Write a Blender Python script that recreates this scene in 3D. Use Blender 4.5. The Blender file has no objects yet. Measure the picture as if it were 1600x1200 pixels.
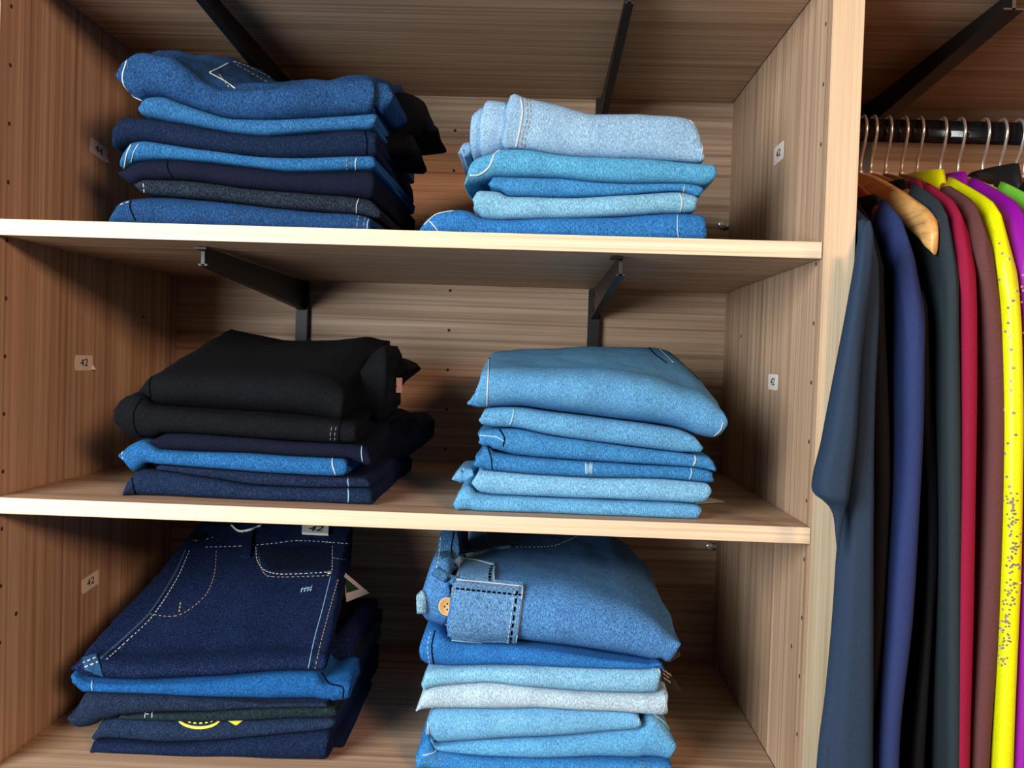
import bpy, bmesh, math, random
import numpy as np
from mathutils import Vector, Matrix, noise
from mathutils.bvhtree import BVHTree

random.seed(7)
sc = bpy.context.scene
COL = sc.collection
OZ = 1.75                                   # height of the measuring origin above the shop floor

# ------------------------------------------------------------------ camera
FPX = 1448.156
CAM = np.array([0.591, -0.98841, -0.37033 + OZ])
YAW, PITCH, ROLL = -0.02816, -0.02548, 0.03231
def cam_axes():
    cy, sy, cp, sp = math.cos(YAW), math.sin(YAW), math.cos(PITCH), math.sin(PITCH)
    fwd = np.array([sy*cp, cy*cp, sp]); r = np.array([cy, -sy, 0.0]); u = np.cross(r, fwd)
    c, s = math.cos(ROLL), math.sin(ROLL)
    return c*r + s*u, -s*r + c*u, fwd
CR, CU, CF = cam_axes()
cd = bpy.data.cameras.new('camera'); cam = bpy.data.objects.new('camera', cd); COL.objects.link(cam)
cd.sensor_fit = 'HORIZONTAL'; cd.sensor_width = 36.0; cd.lens = FPX/1600*36.0; cd.clip_start = .02
m = Matrix.Identity(4)
for i in range(3):
    m[i][0], m[i][1], m[i][2], m[i][3] = CR[i], CU[i], -CF[i], CAM[i]
cam.matrix_world = m
sc.camera = cam

# ------------------------------------------------------------------ light
sc.view_settings.view_transform = 'Standard'
sc.view_settings.look = 'None'
sc.view_settings.gamma = 1.0
sc.view_settings.use_curve_mapping = False
sc.view_settings.exposure = 0.0
w = bpy.data.worlds.new('shop_daylight'); sc.world = w; w.use_nodes = True
w.node_tree.nodes['Background'].inputs[0].default_value = (1.0, 0.88, 0.76, 1)
w.node_tree.nodes['Background'].inputs[1].default_value = 0.05
def area(name, loc, target, sx, sy, power, color):
    l = bpy.data.lights.new(name, 'AREA'); l.shape = 'RECTANGLE'; l.size = sx; l.size_y = sy
    l.energy = power; l.color = color
    o = bpy.data.objects.new(name, l); COL.objects.link(o); o.location = loc
    o.rotation_euler = (Vector(target)-Vector(loc)).to_track_quat('-Z', 'Y').to_euler()
    return o
area('window_daylight', (-0.62, -1.46, 1.62), (0.45, 0.2, 1.35), 1.0, 1.2, 70, (0.96, 0.99, 1.0))
area('ceiling_lamp_warm', (2.2, -2.8, 2.30), (0.1, 0.3, 1.3), 0.7, 0.5, 78, (1.0, 0.60, 0.40))

# ------------------------------------------------------------------ measuring helpers
def ray(px, py):
    return CR*((px-800)/FPX) + CU*((600-py)/FPX) + CF
def atY(px, py, Y):
    d = ray(px, py); return CAM + d*((Y-CAM[1])/d[1])
def atX(px, py, X):
    d = ray(px, py); return CAM + d*((X-CAM[0])/d[0])

# ------------------------------------------------------------------ materials
def lin(c):
    return tuple(((v/255)/12.92 if v/255 <= .04045 else ((v/255+.055)/1.055)**2.4) for v in c)
def newmat(name, rough=.7, metal=0.0):
    mt = bpy.data.materials.new(name); mt.use_nodes = True
    b = mt.node_tree.nodes['Principled BSDF']
    b.inputs['Roughness'].default_value = rough; b.inputs['Metallic'].default_value = metal
    return mt, mt.node_tree, b
def plain(name, rgb, rough=.6, metal=0.0, spec=None):
    mt, nt, b = newmat(name, rough, metal)
    b.inputs['Base Color'].default_value = (*lin(rgb), 1)
    if spec is not None: b.inputs['Specular IOR Level'].default_value = spec
    # faint procedural mottling
    tc = nt.nodes.new('ShaderNodeTexCoord'); n = nt.nodes.new('ShaderNodeTexNoise'); n.inputs['Scale'].default_value = 120
    bp = nt.nodes.new('ShaderNodeBump'); bp.inputs['Strength'].default_value = .04; bp.inputs['Distance'].default_value = .001
    nt.links.new(tc.outputs['Object'], n.inputs['Vector']); nt.links.new(n.outputs['Fac'], bp.inputs['Height'])
    nt.links.new(bp.outputs['Normal'], b.inputs['Normal'])
    return mt
def ramp(nt, stops):
    r = nt.nodes.new('ShaderNodeValToRGB'); e = r.color_ramp.elements
    e[0].position, e[0].color = stops[0][0], (*stops[0][1], 1)
    e[1].position, e[1].color = stops[-1][0], (*stops[-1][1], 1)
    for p, c in stops[1:-1]:
        x = e.new(p); x.color = (*c, 1)
    return r
def mixc(nt, fac, a, b, mode='MIX'):
    n = nt.nodes.new('ShaderNodeMix'); n.data_type = 'RGBA'; n.blend_type = mode
    for sock, val in ((n.inputs[0], fac), (n.inputs[6], a), (n.inputs[7], b)):
        if hasattr(val, 'links') or hasattr(val, 'is_linked'): nt.links.new(val, sock)
        else: sock.default_value = val
    return n.outputs[2]
def wood(name, grain, light=(202, 177, 150), mid=(180, 150, 124), dark=(146, 114, 90), cath=0.0):
    """laminate with long fine grain along one axis"""
    mt, nt, b = newmat(name, .5)
    b.inputs['Specular IOR Level'].default_value = .3
    tc = nt.nodes.new('ShaderNodeTexCoord')
    def streak(across, along, detail, dist=0.0):
        mp = nt.nodes.new('ShaderNodeMapping')
        s = [across]*3; s['XYZ'.index(grain)] = along
        mp.inputs['Scale'].default_value = s
        n = nt.nodes.new('ShaderNodeTexNoise'); n.inputs['Scale'].default_value = 1
        n.inputs['Detail'].default_value = detail; n.inputs['Roughness'].default_value = .6
        n.inputs['Distortion'].default_value = dist
        nt.links.new(tc.outputs['Object'], mp.inputs['Vector']); nt.links.new(mp.outputs['Vector'], n.inputs['Vector'])
        return n.outputs['Fac']
    a = streak(130, 1.2, 4, .2 + cath)
    f = streak(600, 4, 3)
    big = streak(24, .9, 2, .5 + cath*2)
    r1 = ramp(nt, [(.30, lin(dark)), (.46, lin(mid)), (.66, lin(light))]); nt.links.new(a, r1.inputs[0])
    r2 = ramp(nt, [(.33, (.70, .66, .62)), (.58, (1, 1, 1))]); nt.links.new(f, r2.inputs[0])
    r3 = ramp(nt, [(.32, (.80, .76, .72)), (.62, (1.05, 1.05, 1.05))]); nt.links.new(big, r3.inputs[0])
    c = mixc(nt, .55, r1.outputs[0], r2.outputs[0], 'MULTIPLY')
    c = mixc(nt, .75, c, r3.outputs[0], 'MULTIPLY')
    nt.links.new(c, b.inputs['Base Color'])
    bp = nt.nodes.new('ShaderNodeBump'); bp.inputs['Strength'].default_value = .12; bp.inputs['Distance'].default_value = .0006
    nt.links.new(f, bp.inputs['Height']); nt.links.new(bp.outputs['Normal'], b.inputs['Normal'])
    return mt
W_V = wood('oak_laminate_vertical', 'Z')
W_H = wood('oak_laminate_horizontal', 'X')
W_E = wood('pale_edge_banding', 'X', (226, 210, 186), (215, 196, 168), (196, 172, 142))
W_EV = wood('pale_edge_banding_vertical', 'Z', (206, 188, 160), (196, 176, 146), (178, 156, 126))
W_B = wood('oak_laminate_back', 'X', cath=.5)
_den = {}
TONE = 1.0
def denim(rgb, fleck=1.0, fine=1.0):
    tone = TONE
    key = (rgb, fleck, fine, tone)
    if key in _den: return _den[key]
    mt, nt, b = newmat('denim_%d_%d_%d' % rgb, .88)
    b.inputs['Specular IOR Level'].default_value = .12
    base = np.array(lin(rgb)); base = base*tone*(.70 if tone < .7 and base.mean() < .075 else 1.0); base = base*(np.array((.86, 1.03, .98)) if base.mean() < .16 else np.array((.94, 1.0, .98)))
    tc = nt.nodes.new('ShaderNodeTexCoord')
    def nz(scale, detail, sx=1, sz=1):
        mp = nt.nodes.new('ShaderNodeMapping'); mp.inputs['Scale'].default_value = (scale*sx, scale, scale*sz)
        n = nt.nodes.new('ShaderNodeTexNoise'); n.inputs['Scale'].default_value = 1; n.inputs['Detail'].default_value = detail
        n.inputs['Roughness'].default_value = .65
        nt.links.new(tc.outputs['Object'], mp.inputs[0]); nt.links.new(mp.outputs[0], n.inputs['Vector'])
        return n.outputs['Fac']
    f = nz(520*fine, 4, 1.8, .7); g = nz(26, 3)
    k = fleck
    d = tuple(base*(1-.56*k)); l = tuple(np.minimum(base*(1+.80*k)+.012*k, .95))
    r = ramp(nt, [(.34, d), (.5, tuple(base)), (.68, l)]); nt.links.new(f, r.inputs[0])
    r2 = ramp(nt, [(.3, (.80, .82, .86)), (.7, (1.12, 1.10, 1.06))]); nt.links.new(g, r2.inputs[0])
    c = mixc(nt, .8, r.outputs[0], r2.outputs[0], 'MULTIPLY')
    nt.links.new(c, b.inputs['Base Color'])
    bp = nt.nodes.new('ShaderNodeBump'); bp.inputs['Strength'].default_value = .35; bp.inputs['Distance'].default_value = .0012
    nt.links.new(f, bp.inputs['Height']); nt.links.new(bp.outputs['Normal'], b.inputs['Normal'])
    _den[key] = mt
    return mt
def cloth(name, rgb, rough=.8, sheen=.0, spec=.15):
    mt, nt, b = newmat(name, rough)
    b.inputs['Specular IOR Level'].default_value = spec
    base = np.array(lin(rgb))
    tc = nt.nodes.new('ShaderNodeTexCoord'); n = nt.nodes.new('ShaderNodeTexNoise'); n.inputs['Scale'].default_value = 700; n.inputs['Detail'].default_value = 2
    r = ramp(nt, [(.3, tuple(base*.88)), (.7, tuple(np.minimum(base*1.12, 1)))])
    nt.links.new(tc.outputs['Object'], n.inputs['Vector']); nt.links.new(n.outputs['Fac'], r.inputs[0]); nt.links.new(r.outputs[0], b.inputs['Base Color'])
    b.inputs['Sheen Weight'].default_value = sheen
    return mt
STEEL = plain('black_powder_coated_steel', (8, 9, 11), .5)
SILVER = plain('polished_chrome', (225, 222, 218), .25, .75)
HOLE = plain('peg_hole_shade', (58, 40, 30), .9)  # flat dark brown stands in for the shade inside a hole
PAPER = plain('sticker_paper', (226, 218, 212), .6)
WHITE = plain('white_card', (232, 232, 228), .6)
INK = plain('black_ink', (18, 18, 20), .6)
THREAD_W = plain('pale_thread', (172, 186, 194), .8)
THREAD_T = plain('tan_thread', (140, 126, 104), .8)
THREAD_B = plain('light_blue_thread', (130, 178, 208), .8)
THREAD_D = plain('dark_thread', (8, 10, 16), .9, 0, .0)
CARD_B = plain('black_card', (16, 16, 18), .5)
GREEN_CARD = plain('green_print', (34, 70, 48), .6)
YELLOW_PRINT = plain('yellow_print', (236, 226, 74), .6)
BRASS = plain('dark_metal_button', (46, 44, 46), .35, .8)
WOODBTN = plain('tan_wooden_button', (205, 160, 98), .5)

# ------------------------------------------------------------------ object helpers
def props(o, label=None, cat=None, group=None, kind=None):
    if label: o['label'] = label
    if cat: o['category'] = cat
    if group: o['group'] = group
    if kind: o['kind'] = kind
    return o
def thing(name, loc, label, cat, group=None, kind=None):
    o = bpy.data.objects.new(name, None); COL.objects.link(o); o.location = loc; o.empty_display_size = .05
    return props(o, label, cat, group, kind)
def world_loc(o):
    v = Vector(o.location)
    while o.parent: o = o.parent; v += Vector(o.location)
    return v
def part(name, verts, faces, mat, parent=None, smooth=True, label=None, angle=None):
    """verts in world space; the object's origin is that of its parent"""
    me = bpy.data.meshes.new(name)
    off = world_loc(parent) if parent else Vector((0, 0, 0))
    me.from_pydata([tuple(Vector(v)-off) for v in verts], [], faces)
    bm = bmesh.new(); bm.from_mesh(me); bmesh.ops.recalc_face_normals(bm, faces=bm.faces)
    bm.to_mesh(me); bm.free()
    if smooth: me.polygons.foreach_set('use_smooth', [True]*len(me.polygons))
    if angle: me.set_sharp_from_angle(angle=angle)
    me.materials.append(mat); me.update()
    o = bpy.data.objects.new(name, me); COL.objects.link(o)
    if parent: o.parent = parent
    if label: o['label'] = label
    return o
def box_vf(x0, x1, y0, y1, z0, z1, bev=.0):
    bm = bmesh.new(); bmesh.ops.create_cube(bm, size=1)
    for v in bm.verts:
        v.co = Vector(((x0+x1)/2+v.co.x*(x1-x0), (y0+y1)/2+v.co.y*(y1-y0), (z0+z1)/2+v.co.z*(z1-z0)))
    if bev: bmesh.ops.bevel(bm, geom=list(bm.edges), offset=bev, segments=2, affect='EDGES')
    bm.verts.ensure_lookup_table()
    v = [tuple(a.co) for a in bm.verts]; f = [[a.index for a in q.verts] for q in bm.faces]
    bm.free(); return v, f
def box(name, x0, x1, y0, y1, z0, z1, mat, parent=None, bev=.0012):
    v, f = box_vf(x0, x1, y0, y1, z0, z1, bev)
    return part(name, v, f, mat, parent, True, angle=.6)
def tube_vf(pts, rad, n=10, closed_ends=True):
    pts = [Vector(p) for p in pts]; V = []; F = []
    rads = rad if isinstance(rad, (list, tuple)) else [rad]*len(pts)
    prev = None
    for i, p in enumerate(pts):
        t = (pts[min(i+1, len(pts)-1)]-pts[max(i-1, 0)]).normalized()
        if prev is None:
            a = t.orthogonal().normalized()
        else:
            a = (prev - t*prev.dot(t)).normalized()
        prev = a; b = t.cross(a)
        for k in range(n):
            an = 2*math.pi*k/n
            V.append(p + (a*math.cos(an)+b*math.sin(an))*rads[i])
    for i in range(len(pts)-1):
        for k in range(n):
            F.append([i*n+k, i*n+(k+1) % n, (i+1)*n+(k+1) % n, (i+1)*n+k])
    if closed_ends:
        F.append(list(range(n))[::-1]); F.append([(len(pts)-1)*n+k for k in range(n)])
    return V, F
def merge(list_vf):
    V = []; F = []
    for v, f in list_vf:
        o = len(V); V += list(v); F += [[i+o for i in q] for q in f]
    return V, F
def lathe_vf(prof, origin, axis, n=20):
    """prof: (radius, height) pairs along axis"""
    ax = Vector(axis).normalized(); a = ax.orthogonal().normalized(); b = ax.cross(a); o = Vector(origin)
    V = []; F = []
    for r, h in prof:
        for k in range(n):
            t = 2*math.pi*k/n; V.append(o+ax*h+(a*math.cos(t)+b*math.sin(t))*r)
    for i in range(len(prof)-1):
        for k in range(n): F.append([i*n+k, i*n+(k+1) % n, (i+1)*n+(k+1) % n, (i+1)*n+k])
    F.append(list(range(n))[::-1]); F.append([(len(prof)-1)*n+k for k in range(n)])
    return V, F
def text_vf(body, size):
    c = bpy.data.curves.new('t', 'FONT'); c.body = body; c.size = size; c.align_x = 'CENTER'; c.align_y = 'CENTER'; c.extrude = .00015
    o = bpy.data.objects.new('t', c); COL.objects.link(o)
    bpy.context.view_layer.update()
    me = bpy.data.meshes.new_from_object(o.evaluated_get(bpy.context.evaluated_depsgraph_get()))
    v = [tuple(a.co) for a in me.vertices]; f = [list(q.vertices) for q in me.polygons]
    bpy.data.objects.remove(o); bpy.data.meshes.remove(me); bpy.data.curves.remove(c)
    return v, f
def place_vf(vf, origin, ex, ey, ez):
    o, ex, ey, ez = Vector(origin), Vector(ex), Vector(ey), Vector(ez)
    return [o+ex*v[0]+ey*v[1]+ez*v[2] for v in vf[0]], vf[1]

# ------------------------------------------------------------------ the room and the shelving
W, D, TH = .886, .5043, .0172
Z1, Z2, ZF, ZC = -.2352+OZ, -.5378+OZ, -.8405+OZ, .0490+OZ
HY = .0219
XD = .919                                   # right face of the double divider
XE = 1.90                                   # far side of the hanging bay
floor_m = plain('grey_floor_tile', (112, 104, 96), .5)
wall_m = plain('shop_wall_paint', (196, 192, 186), .8)
def struct(name, vf, mat):
    return props(part(name, vf[0], vf[1], mat, None, False), kind='structure')
struct('floor', box_vf(-4, 5, -6, .56, -.05, 0), floor_m)
struct('wall_back', box_vf(-4, 5, .56, .62, 0, 3.0), wall_m)

unit = thing('shelving_unit', (W/2, 0, 0), 'oak laminate open shelving unit with hanging bay on the right', 'shelving')
box('side_panel', -.033, 0, 0, D+.012, 0, 2.35, W_V, unit)
box('divider_panel', W, XD, -.0005, D+.012, 0, 2.35, W_V, unit)
box('edge_band', W, XD, -.0016, -.0006, 0, 2.35, W_EV, unit, .0004)
box('side_panel', XE, XE+.033, 0, D+.012, 0, 2.35, W_V, unit)
box('back_panel', 0, W, D, D+.012, .0, 2.35, W_B, unit, .0)
box('back_panel', XD, XE, D, D+.012, .0, 2.35, W_B, unit, .0)
for z in (ZC+TH, Z1, Z2, ZF, .10):
    box('shelf_board', .0005, W-.0005, .0022, D-.0005, z-TH, z, W_H, unit)
    box('edge_band', .0005, W-.0005, .0010, .0021, z-TH, z, W_E, unit, .0004)
box('top_board', .0005, W-.0005, .0015, D-.0005, 2.33, 2.348, W_H, unit)
box('top_board', XD+.0005, XE-.0005, .0015, D-.0005, ZC, ZC+TH, W_H, unit)

# peg holes: discs on solid panels, the shade inside painted as dark brown
def disc(name, c, nrm, r, parent, mat=HOLE):
    v, f = lathe_vf([(r*1.0, -.002), (r, .00025), (r*.55, .0003)], c, nrm, 12)
    return part(name, v, f, mat, parent)
def holes(points, nrm, r=.0024):
    first = None
    for p in points:
        if first is None:
            first = disc('peg_hole', p, nrm, r, unit); p0 = Vector(p)
        else:
            o = first.copy(); COL.objects.link(o); o.location = Vector(p)-p0
holes([(0, HY, OZ-.064*k) for k in range(13)], (1, 0, 0))
holes([(W, HY, OZ-.064*k) for k in range(14) if k != 3], (-1, 0, 0))
holes([(.4445, D, OZ-.005-.064*k) for k in range(13)], (0, -1, 0))
holes([tuple(atX(25, 959, 0.0)), tuple(atX(224, 495, 0.0))], (1, 0, 0), .0028)
holes([tuple(atX(1237, 1010, W)), tuple(atX(1158, 525, W))], (-1, 0, 0), .0026)
# cam fittings that join the shelves to the right side
for px, py in ((1133, 352), (1112, 853)):
    c = atY(px, py, D-.004)
    v, f = merge([lathe_vf([(.006, 0), (.006, .008), (.004, .009)], (W-.012, D-.004, c[2]), (0, -1, 0), 14),
                  box_vf(W-.011, W-.001, D-.008, D-.001, c[2]-.003, c[2]+.003, .0005),
                  box_vf(W-.0165, W-.0075, D-.0142, D-.0128, c[2]-.0008, c[2]+.0008)])
    part('shelf_connector', v, f, SILVER, unit, True, 'small metal cam fitting', .6)
c = atY(1096, 851, D-.002)
v, f = lathe_vf([(.006, -.001), (.006, .0012)], (0, 0, 0), (0, -1, 0), 20)
part('cover_cap', [(c[0]+p[0]*3.2, D-.0005+p[1], c[2]+p[2]) for p in v], f, plain('cap_plastic', (186, 170, 140), .5), unit, True, 'pale oval cover cap', .6)

# brackets: post on the back panel + tapering arm under the board above
def bracket(x, ztop, label, front=.045, post=.11, wide=.010):
    b = thing('shelf_bracket', (x, D-.01, ztop-.2835), label, 'bracket', 'black steel shelf brackets')
    box('wall_post', x-.0095, x+.0095, D-.014, D-.0004, ztop-.2835, ztop-.0008, STEEL, b)
    hw = .002
    yb, yf = D-.0145, front
    prof = [(yb, ztop-.001), (yf, ztop-.001), (yf-.004, ztop-.006), (yf-.004, ztop-.022), (yb-.02, ztop-.046), (yb, ztop-.048)]
    V = [(x-hw, y, z) for y, z in prof]+[(x+hw, y, z) for y, z in prof]; n = len(prof)
    F = [list(range(n)), list(range(n, 2*n))[::-1]]+[[i, (i+1) % n, n+(i+1) % n, n+i] for i in range(n)]
    part('support_arm', V, F, STEEL, b, False)
    lo = prof[3:]; V = []
    for y, z in lo:
        V += [(x-wide/2, y, z-.0002), (x+wide/2, y, z-.0002), (x+wide/2, y, z+.0018), (x-wide/2, y, z+.0018)]
    F = [[0, 1, 2, 3], [8, 9, 10, 11]]+[[4*i+k, 4*i+(k+1) % 4, 4*i+4+(k+1) % 4, 4*i+4+k] for i in range(2) for k in range(4)]
    part('lower_flange', V, F, STEEL, b, False)
    box('front_tab', x-.011, x+.003, yf-.003, yf+.012, ztop-.0035, ztop-.0012, STEEL, b, .0005)
    for y, z in ((yb-.018, ztop-.012), (yb-.018, ztop-.034)):
        v, f = lathe_vf([(.003, .0), (.003, .0016), (.0015, .002)], (x-hw, y, z), (-1, 0, 0), 10)
        part('bolt', v, f, SILVER if False else STEEL, b)
    v, f = lathe_vf([(.0028, 0), (.0028, .0014), (.0012, .0018)], (x, D-.014, ztop-post-.02), (0, -1, 0), 10)
    part('screw', v, f, SILVER, b)
    return b
bracket(.208, Z1-TH, 'black steel bracket under the upper shelf, above the black jeans', .055)
bracket(.6765, Z1-TH, 'black steel bracket under the upper shelf, above the light blue jeans stack', .03)
bracket(.194, ZC, 'black steel bracket under the top board, above the dark blue jeans stack', .05)
bracket(.6775, ZC, 'black steel bracket under the top board, above the pale blue jeans stack', .05)
bracket(1.0928, ZC, 'large black steel bracket above the clothes hangers', .045, wide=.022)

# size stickers
def sticker(px, py, X, txt, rot, label, wd=.046, ht=.0195, fold=False, cut=False):
    p = atX(px, py, X); s = 1 if X < .1 else -1
    t = thing('size_sticker', (X, p[1], p[2]), label, 'sticker', 'number stickers on the shelf sides')
    ex0, ey0, ez = Vector((0, s, 0)), Vector((0, 0, 1)), Vector((s, 0, 0))
    ex = ex0*math.cos(rot)+ey0*math.sin(rot); ey = ez.cross(ex)
    pts = []
    for k, (cx, cy) in enumerate(((wd/2, ht/2), (-wd/2, ht/2), (-wd/2, -ht/2), (wd/2, -ht/2))):
        for q in range(4):
            a = math.pi/2*k+math.pi/6*q; r = .0030
            pts.append((cx-math.copysign(r, cx)+r*math.cos(a), cy-math.copysign(r, cy)+r*math.sin(a)))
    n = len(pts)
    V = [Vector((X, p[1], p[2]))+ex*a+ey*b+ez*h for h in (.0001, .0005) for a, b in pts]
    F = [list(range(n)), list(range(n, 2*n))]+[[i, (i+1) % n, n+(i+1) % n, n+i] for i in range(n)]
    pp = part('paper', V, F, PAPER, t, False)
    vf = place_vf(text_vf(txt, .0135), Vector((X, p[1], p[2]))+ez*.0007, ex*1.55, ey, ez)
    part('number', vf[0], vf[1], INK, pp, False)
    if fold:
        o = Vector((X, p[1], p[2]))+ex*wd/2-ey*ht*.45
        V = [o+ez*.0006-ex*.004, o+ez*.0006+ey*.006, o+ex*.002+ez*.004-ey*.0005, o-ex*.003+ez*.0045]
        V += [q+ez*.0003 for q in V]
        part('curled_corner', V, [[0, 1, 2, 3], [4, 5, 6, 7]]+[[i, (i+1) % 4, 4+(i+1) % 4, 4+i] for i in range(4)], PAPER, t, False)
sticker(154, 235, 0, '44', -.13, 'number 44 sticker on the left panel, top compartment', fold=True)
sticker(131, 567, 0, '42', .0, 'number 42 sticker on the left panel, middle compartment', fold=True)
sticker(141, 909, 0, '42', .10, 'number 42 sticker on the left panel, bottom compartment')
sticker(1217, 240, W, '42', .0, 'number 42 sticker on the divider, top compartment', ht=.023)
sticker(1208, 597, W, '42', .0, 'number 42 sticker on the divider, middle compartment')

# ------------------------------------------------------------------ folded jeans
def interp(xs, ys):
    xs = np.array(xs, float); ys = np.array(ys, float); o = np.argsort(xs); xs, ys = xs[o], ys[o]
    keep = np.concatenate([[True], np.diff(xs) > 1e-5]); xs, ys = xs[keep], ys[keep]
    if len(xs) < 2: return lambda x: ys[0]
    h = np.diff(xs); dl = np.diff(ys)/h; mm = np.zeros(len(xs)); mm[0], mm[-1] = dl[0], dl[-1]
    for i in range(1, len(xs)-1):
        mm[i] = 0 if dl[i-1]*dl[i] <= 0 else 2*dl[i-1]*dl[i]/(dl[i-1]+dl[i])
    def f(x):
        if x <= xs[0]: return ys[0]
        if x >= xs[-1]: return ys[-1]
        i = int(np.searchsorted(xs, x)-1); t = (x-xs[i])/h[i]
        return ((2*t**3-3*t*t+1)*ys[i]+(t**3-2*t*t+t)*h[i]*mm[i]+(-2*t**3+3*t*t)*ys[i+1]+(t**3-t*t)*h[i]*mm[i+1])
    return f
class Stack:
    def __init__(s, ox, oy, sc_, yf, zbase):
        s.ox, s.oy, s.s, s.yf, s.zb = ox, oy, sc_, yf, zbase; s.items = []
    def px(s, u, v): return s.ox+u/s.s, s.oy+v/s.s
    def P(s, u, v, Y): return atY(*s.px(u, v), Y)
def slab(st, top, bot, yf, depth, rb, rt, back=None, bulge=None, wr=.0012, seed=0, lower=(), M=13, ply=.004, ease=1.0, taper=(0, 0)):
    """one folded layer: rounded fold in front, loose plies at the ends. Returns verts, faces, top function, x range"""
    yc = yf+.012
    T = [st.P(u, v, yc) for u, v in top]
    zt = interp([p[0] for p in T], [p[2] for p in T])
    if bot is None:
        zb0 = lambda x: st.zb+.0004; xb = [p[0] for p in T]
    else:
        B = [st.P(u, v, yc) for u, v in bot]; xb = [p[0] for p in B]
        zb0 = interp(xb, [p[2] for p in B])
    xl = min(min(p[0] for p in T), min(xb)); xr = max(max(p[0] for p in T), max(xb))
    yb = yf+depth
    if back:
        BK = [st.P(u, v, yb) for u, v in back]; zk = interp([p[0] for p in BK], [p[2] for p in BK])
    n = max(10, int((xr-xl)/.0040)); V = []; ringlen = None
    NB, NN, NT = 6, M, (26 if back else 9)
    def zbot(x):
        z = max(zb0(x), st.zb+.0004)
        for (l0, l1, lt) in lower:
            if l0-.002 <= x <= l1+.002: z = max(z, lt(x)+.0006)
        return z
    def ztop(x): return max(zt(x), zbot(x)+.0045)
    for i in range(n+1):
        s = i/n
        x = xl+(xr-xl)*s
        a, b = zbot(x), ztop(x)
        de = min(x-xl, xr-x); r = .006
        k = math.sqrt(max(0, 1-(1-min(de, r)/r)**2)); k = .80+.20*k
        mid = (a+b)/2; h = (b-a)/2*k
        a, b = mid-h, mid+h
        bl = (bulge*(.3+.7*min(1, de/.06)**.7) if bulge else min(1.15*h, .026))*(.75+.25*k)
        y0 = yf+.004*noise.noise(Vector((x*14, seed*3.1, 0)))
        ring = []
        for j in range(NB):
            y = yb+(y0+bl-yb)*j/NB
            ring.append([y, a+rb*(y-yf), 0])
        for j in range(NN+1):
            an = -math.pi/2+math.pi*j/NN
            cy, sz = math.cos(an), math.sin(an)
            ring.append([y0+bl-bl*abs(cy)**.85, mid+h*math.copysign(abs(sz)**.9, sz), 1])
        ztb = max(zk(x), a+.006) if back else None
        for j in range(1, NT+1):
            f_ = j/NT
            y = y0+bl+(yb-y0-bl)*f_
            z = b+rt*(y-yf) if not back else b+(ztb-b)*(f_**ease)
            z = max(z, a+rb*(y-yf)+.004)
            if j >= NT-1: z -= min(.006, .3*h)*(j-NT+2)/2
            ring.append([y, z, 1])
        # end plies and wrinkles
        m_ = len(ring); ringlen = m_
        for j, (y, z, fl) in enumerate(ring):
            e = max(0, 1-de/.03)
            sx = ply*e*math.sin(seed*1.7+(z-mid)/max(h, .004)*2.2+y*14)*.3-.002*e+.004*e*noise.noise(Vector((y*9, seed*1.3, z*14)))
            zz = z; yy = y
            if fl:
                w1 = noise.noise(Vector((x*22+seed, y*16, z*30)))+.5*noise.noise(Vector((x*60, y*45, z*55+seed)))
                zz += wr*w1*(1 if y > y0+bl else .3); yy -= wr*w1*(1.0 if y <= y0+bl+.01 else 0)
            zz = max(zz, st.zb+.0003)
            fd = max(0, min(1, (y-yf-.02)/depth)); tx = taper[0]*fd*(1-s)-taper[1]*fd*s
            V.append(Vector((x+sx*(-1 if s < .5 else 1)+tx, yy, zz)))
    F = []
    for i in range(n):
        for j in range(ringlen):
            k = (j+1) % ringlen
            F.append([i*ringlen+j, i*ringlen+k, (i+1)*ringlen+k, (i+1)*ringlen+j])
    for base, sg in ((0, -1), (n*ringlen, 1)):
        R = [V[base+j].copy() for j in range(ringlen)]
        by = [(q.y, q.z) for q in R[:NB+1+NN//2]]; ty = [(q.y, q.z) for q in R[NB+NN//2:]]
        by.sort(); ty.sort()
        mids = [(np.interp(q.y, [a_[0] for a_ in by], [a_[1] for a_ in by])+np.interp(q.y, [a_[0] for a_ in ty], [a_[1] for a_ in ty]))/2 for q in R]
        cen = sum(R, Vector())/ringlen
        prev = list(range(base, base+ringlen))
        for sc_, dx in ((.80, .0010), (.62, -.004), (.45, .0005), (.25, -.004)):
            ids = []
            for q, mz in zip(R, mids):
                t = Vector((q.x+sg*dx, cen.y+(q.y-cen.y)*(1-(1-sc_)*.14), mz+(q.z-mz)*sc_))
                ids.append(len(V)); V.append(t)
            for j in range(ringlen):
                k = (j+1) % ringlen; F.append([prev[j], prev[k], ids[k], ids[j]])
            prev = ids
        F.append(prev)
    return V, F, (xl, xr, ztop)

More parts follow.
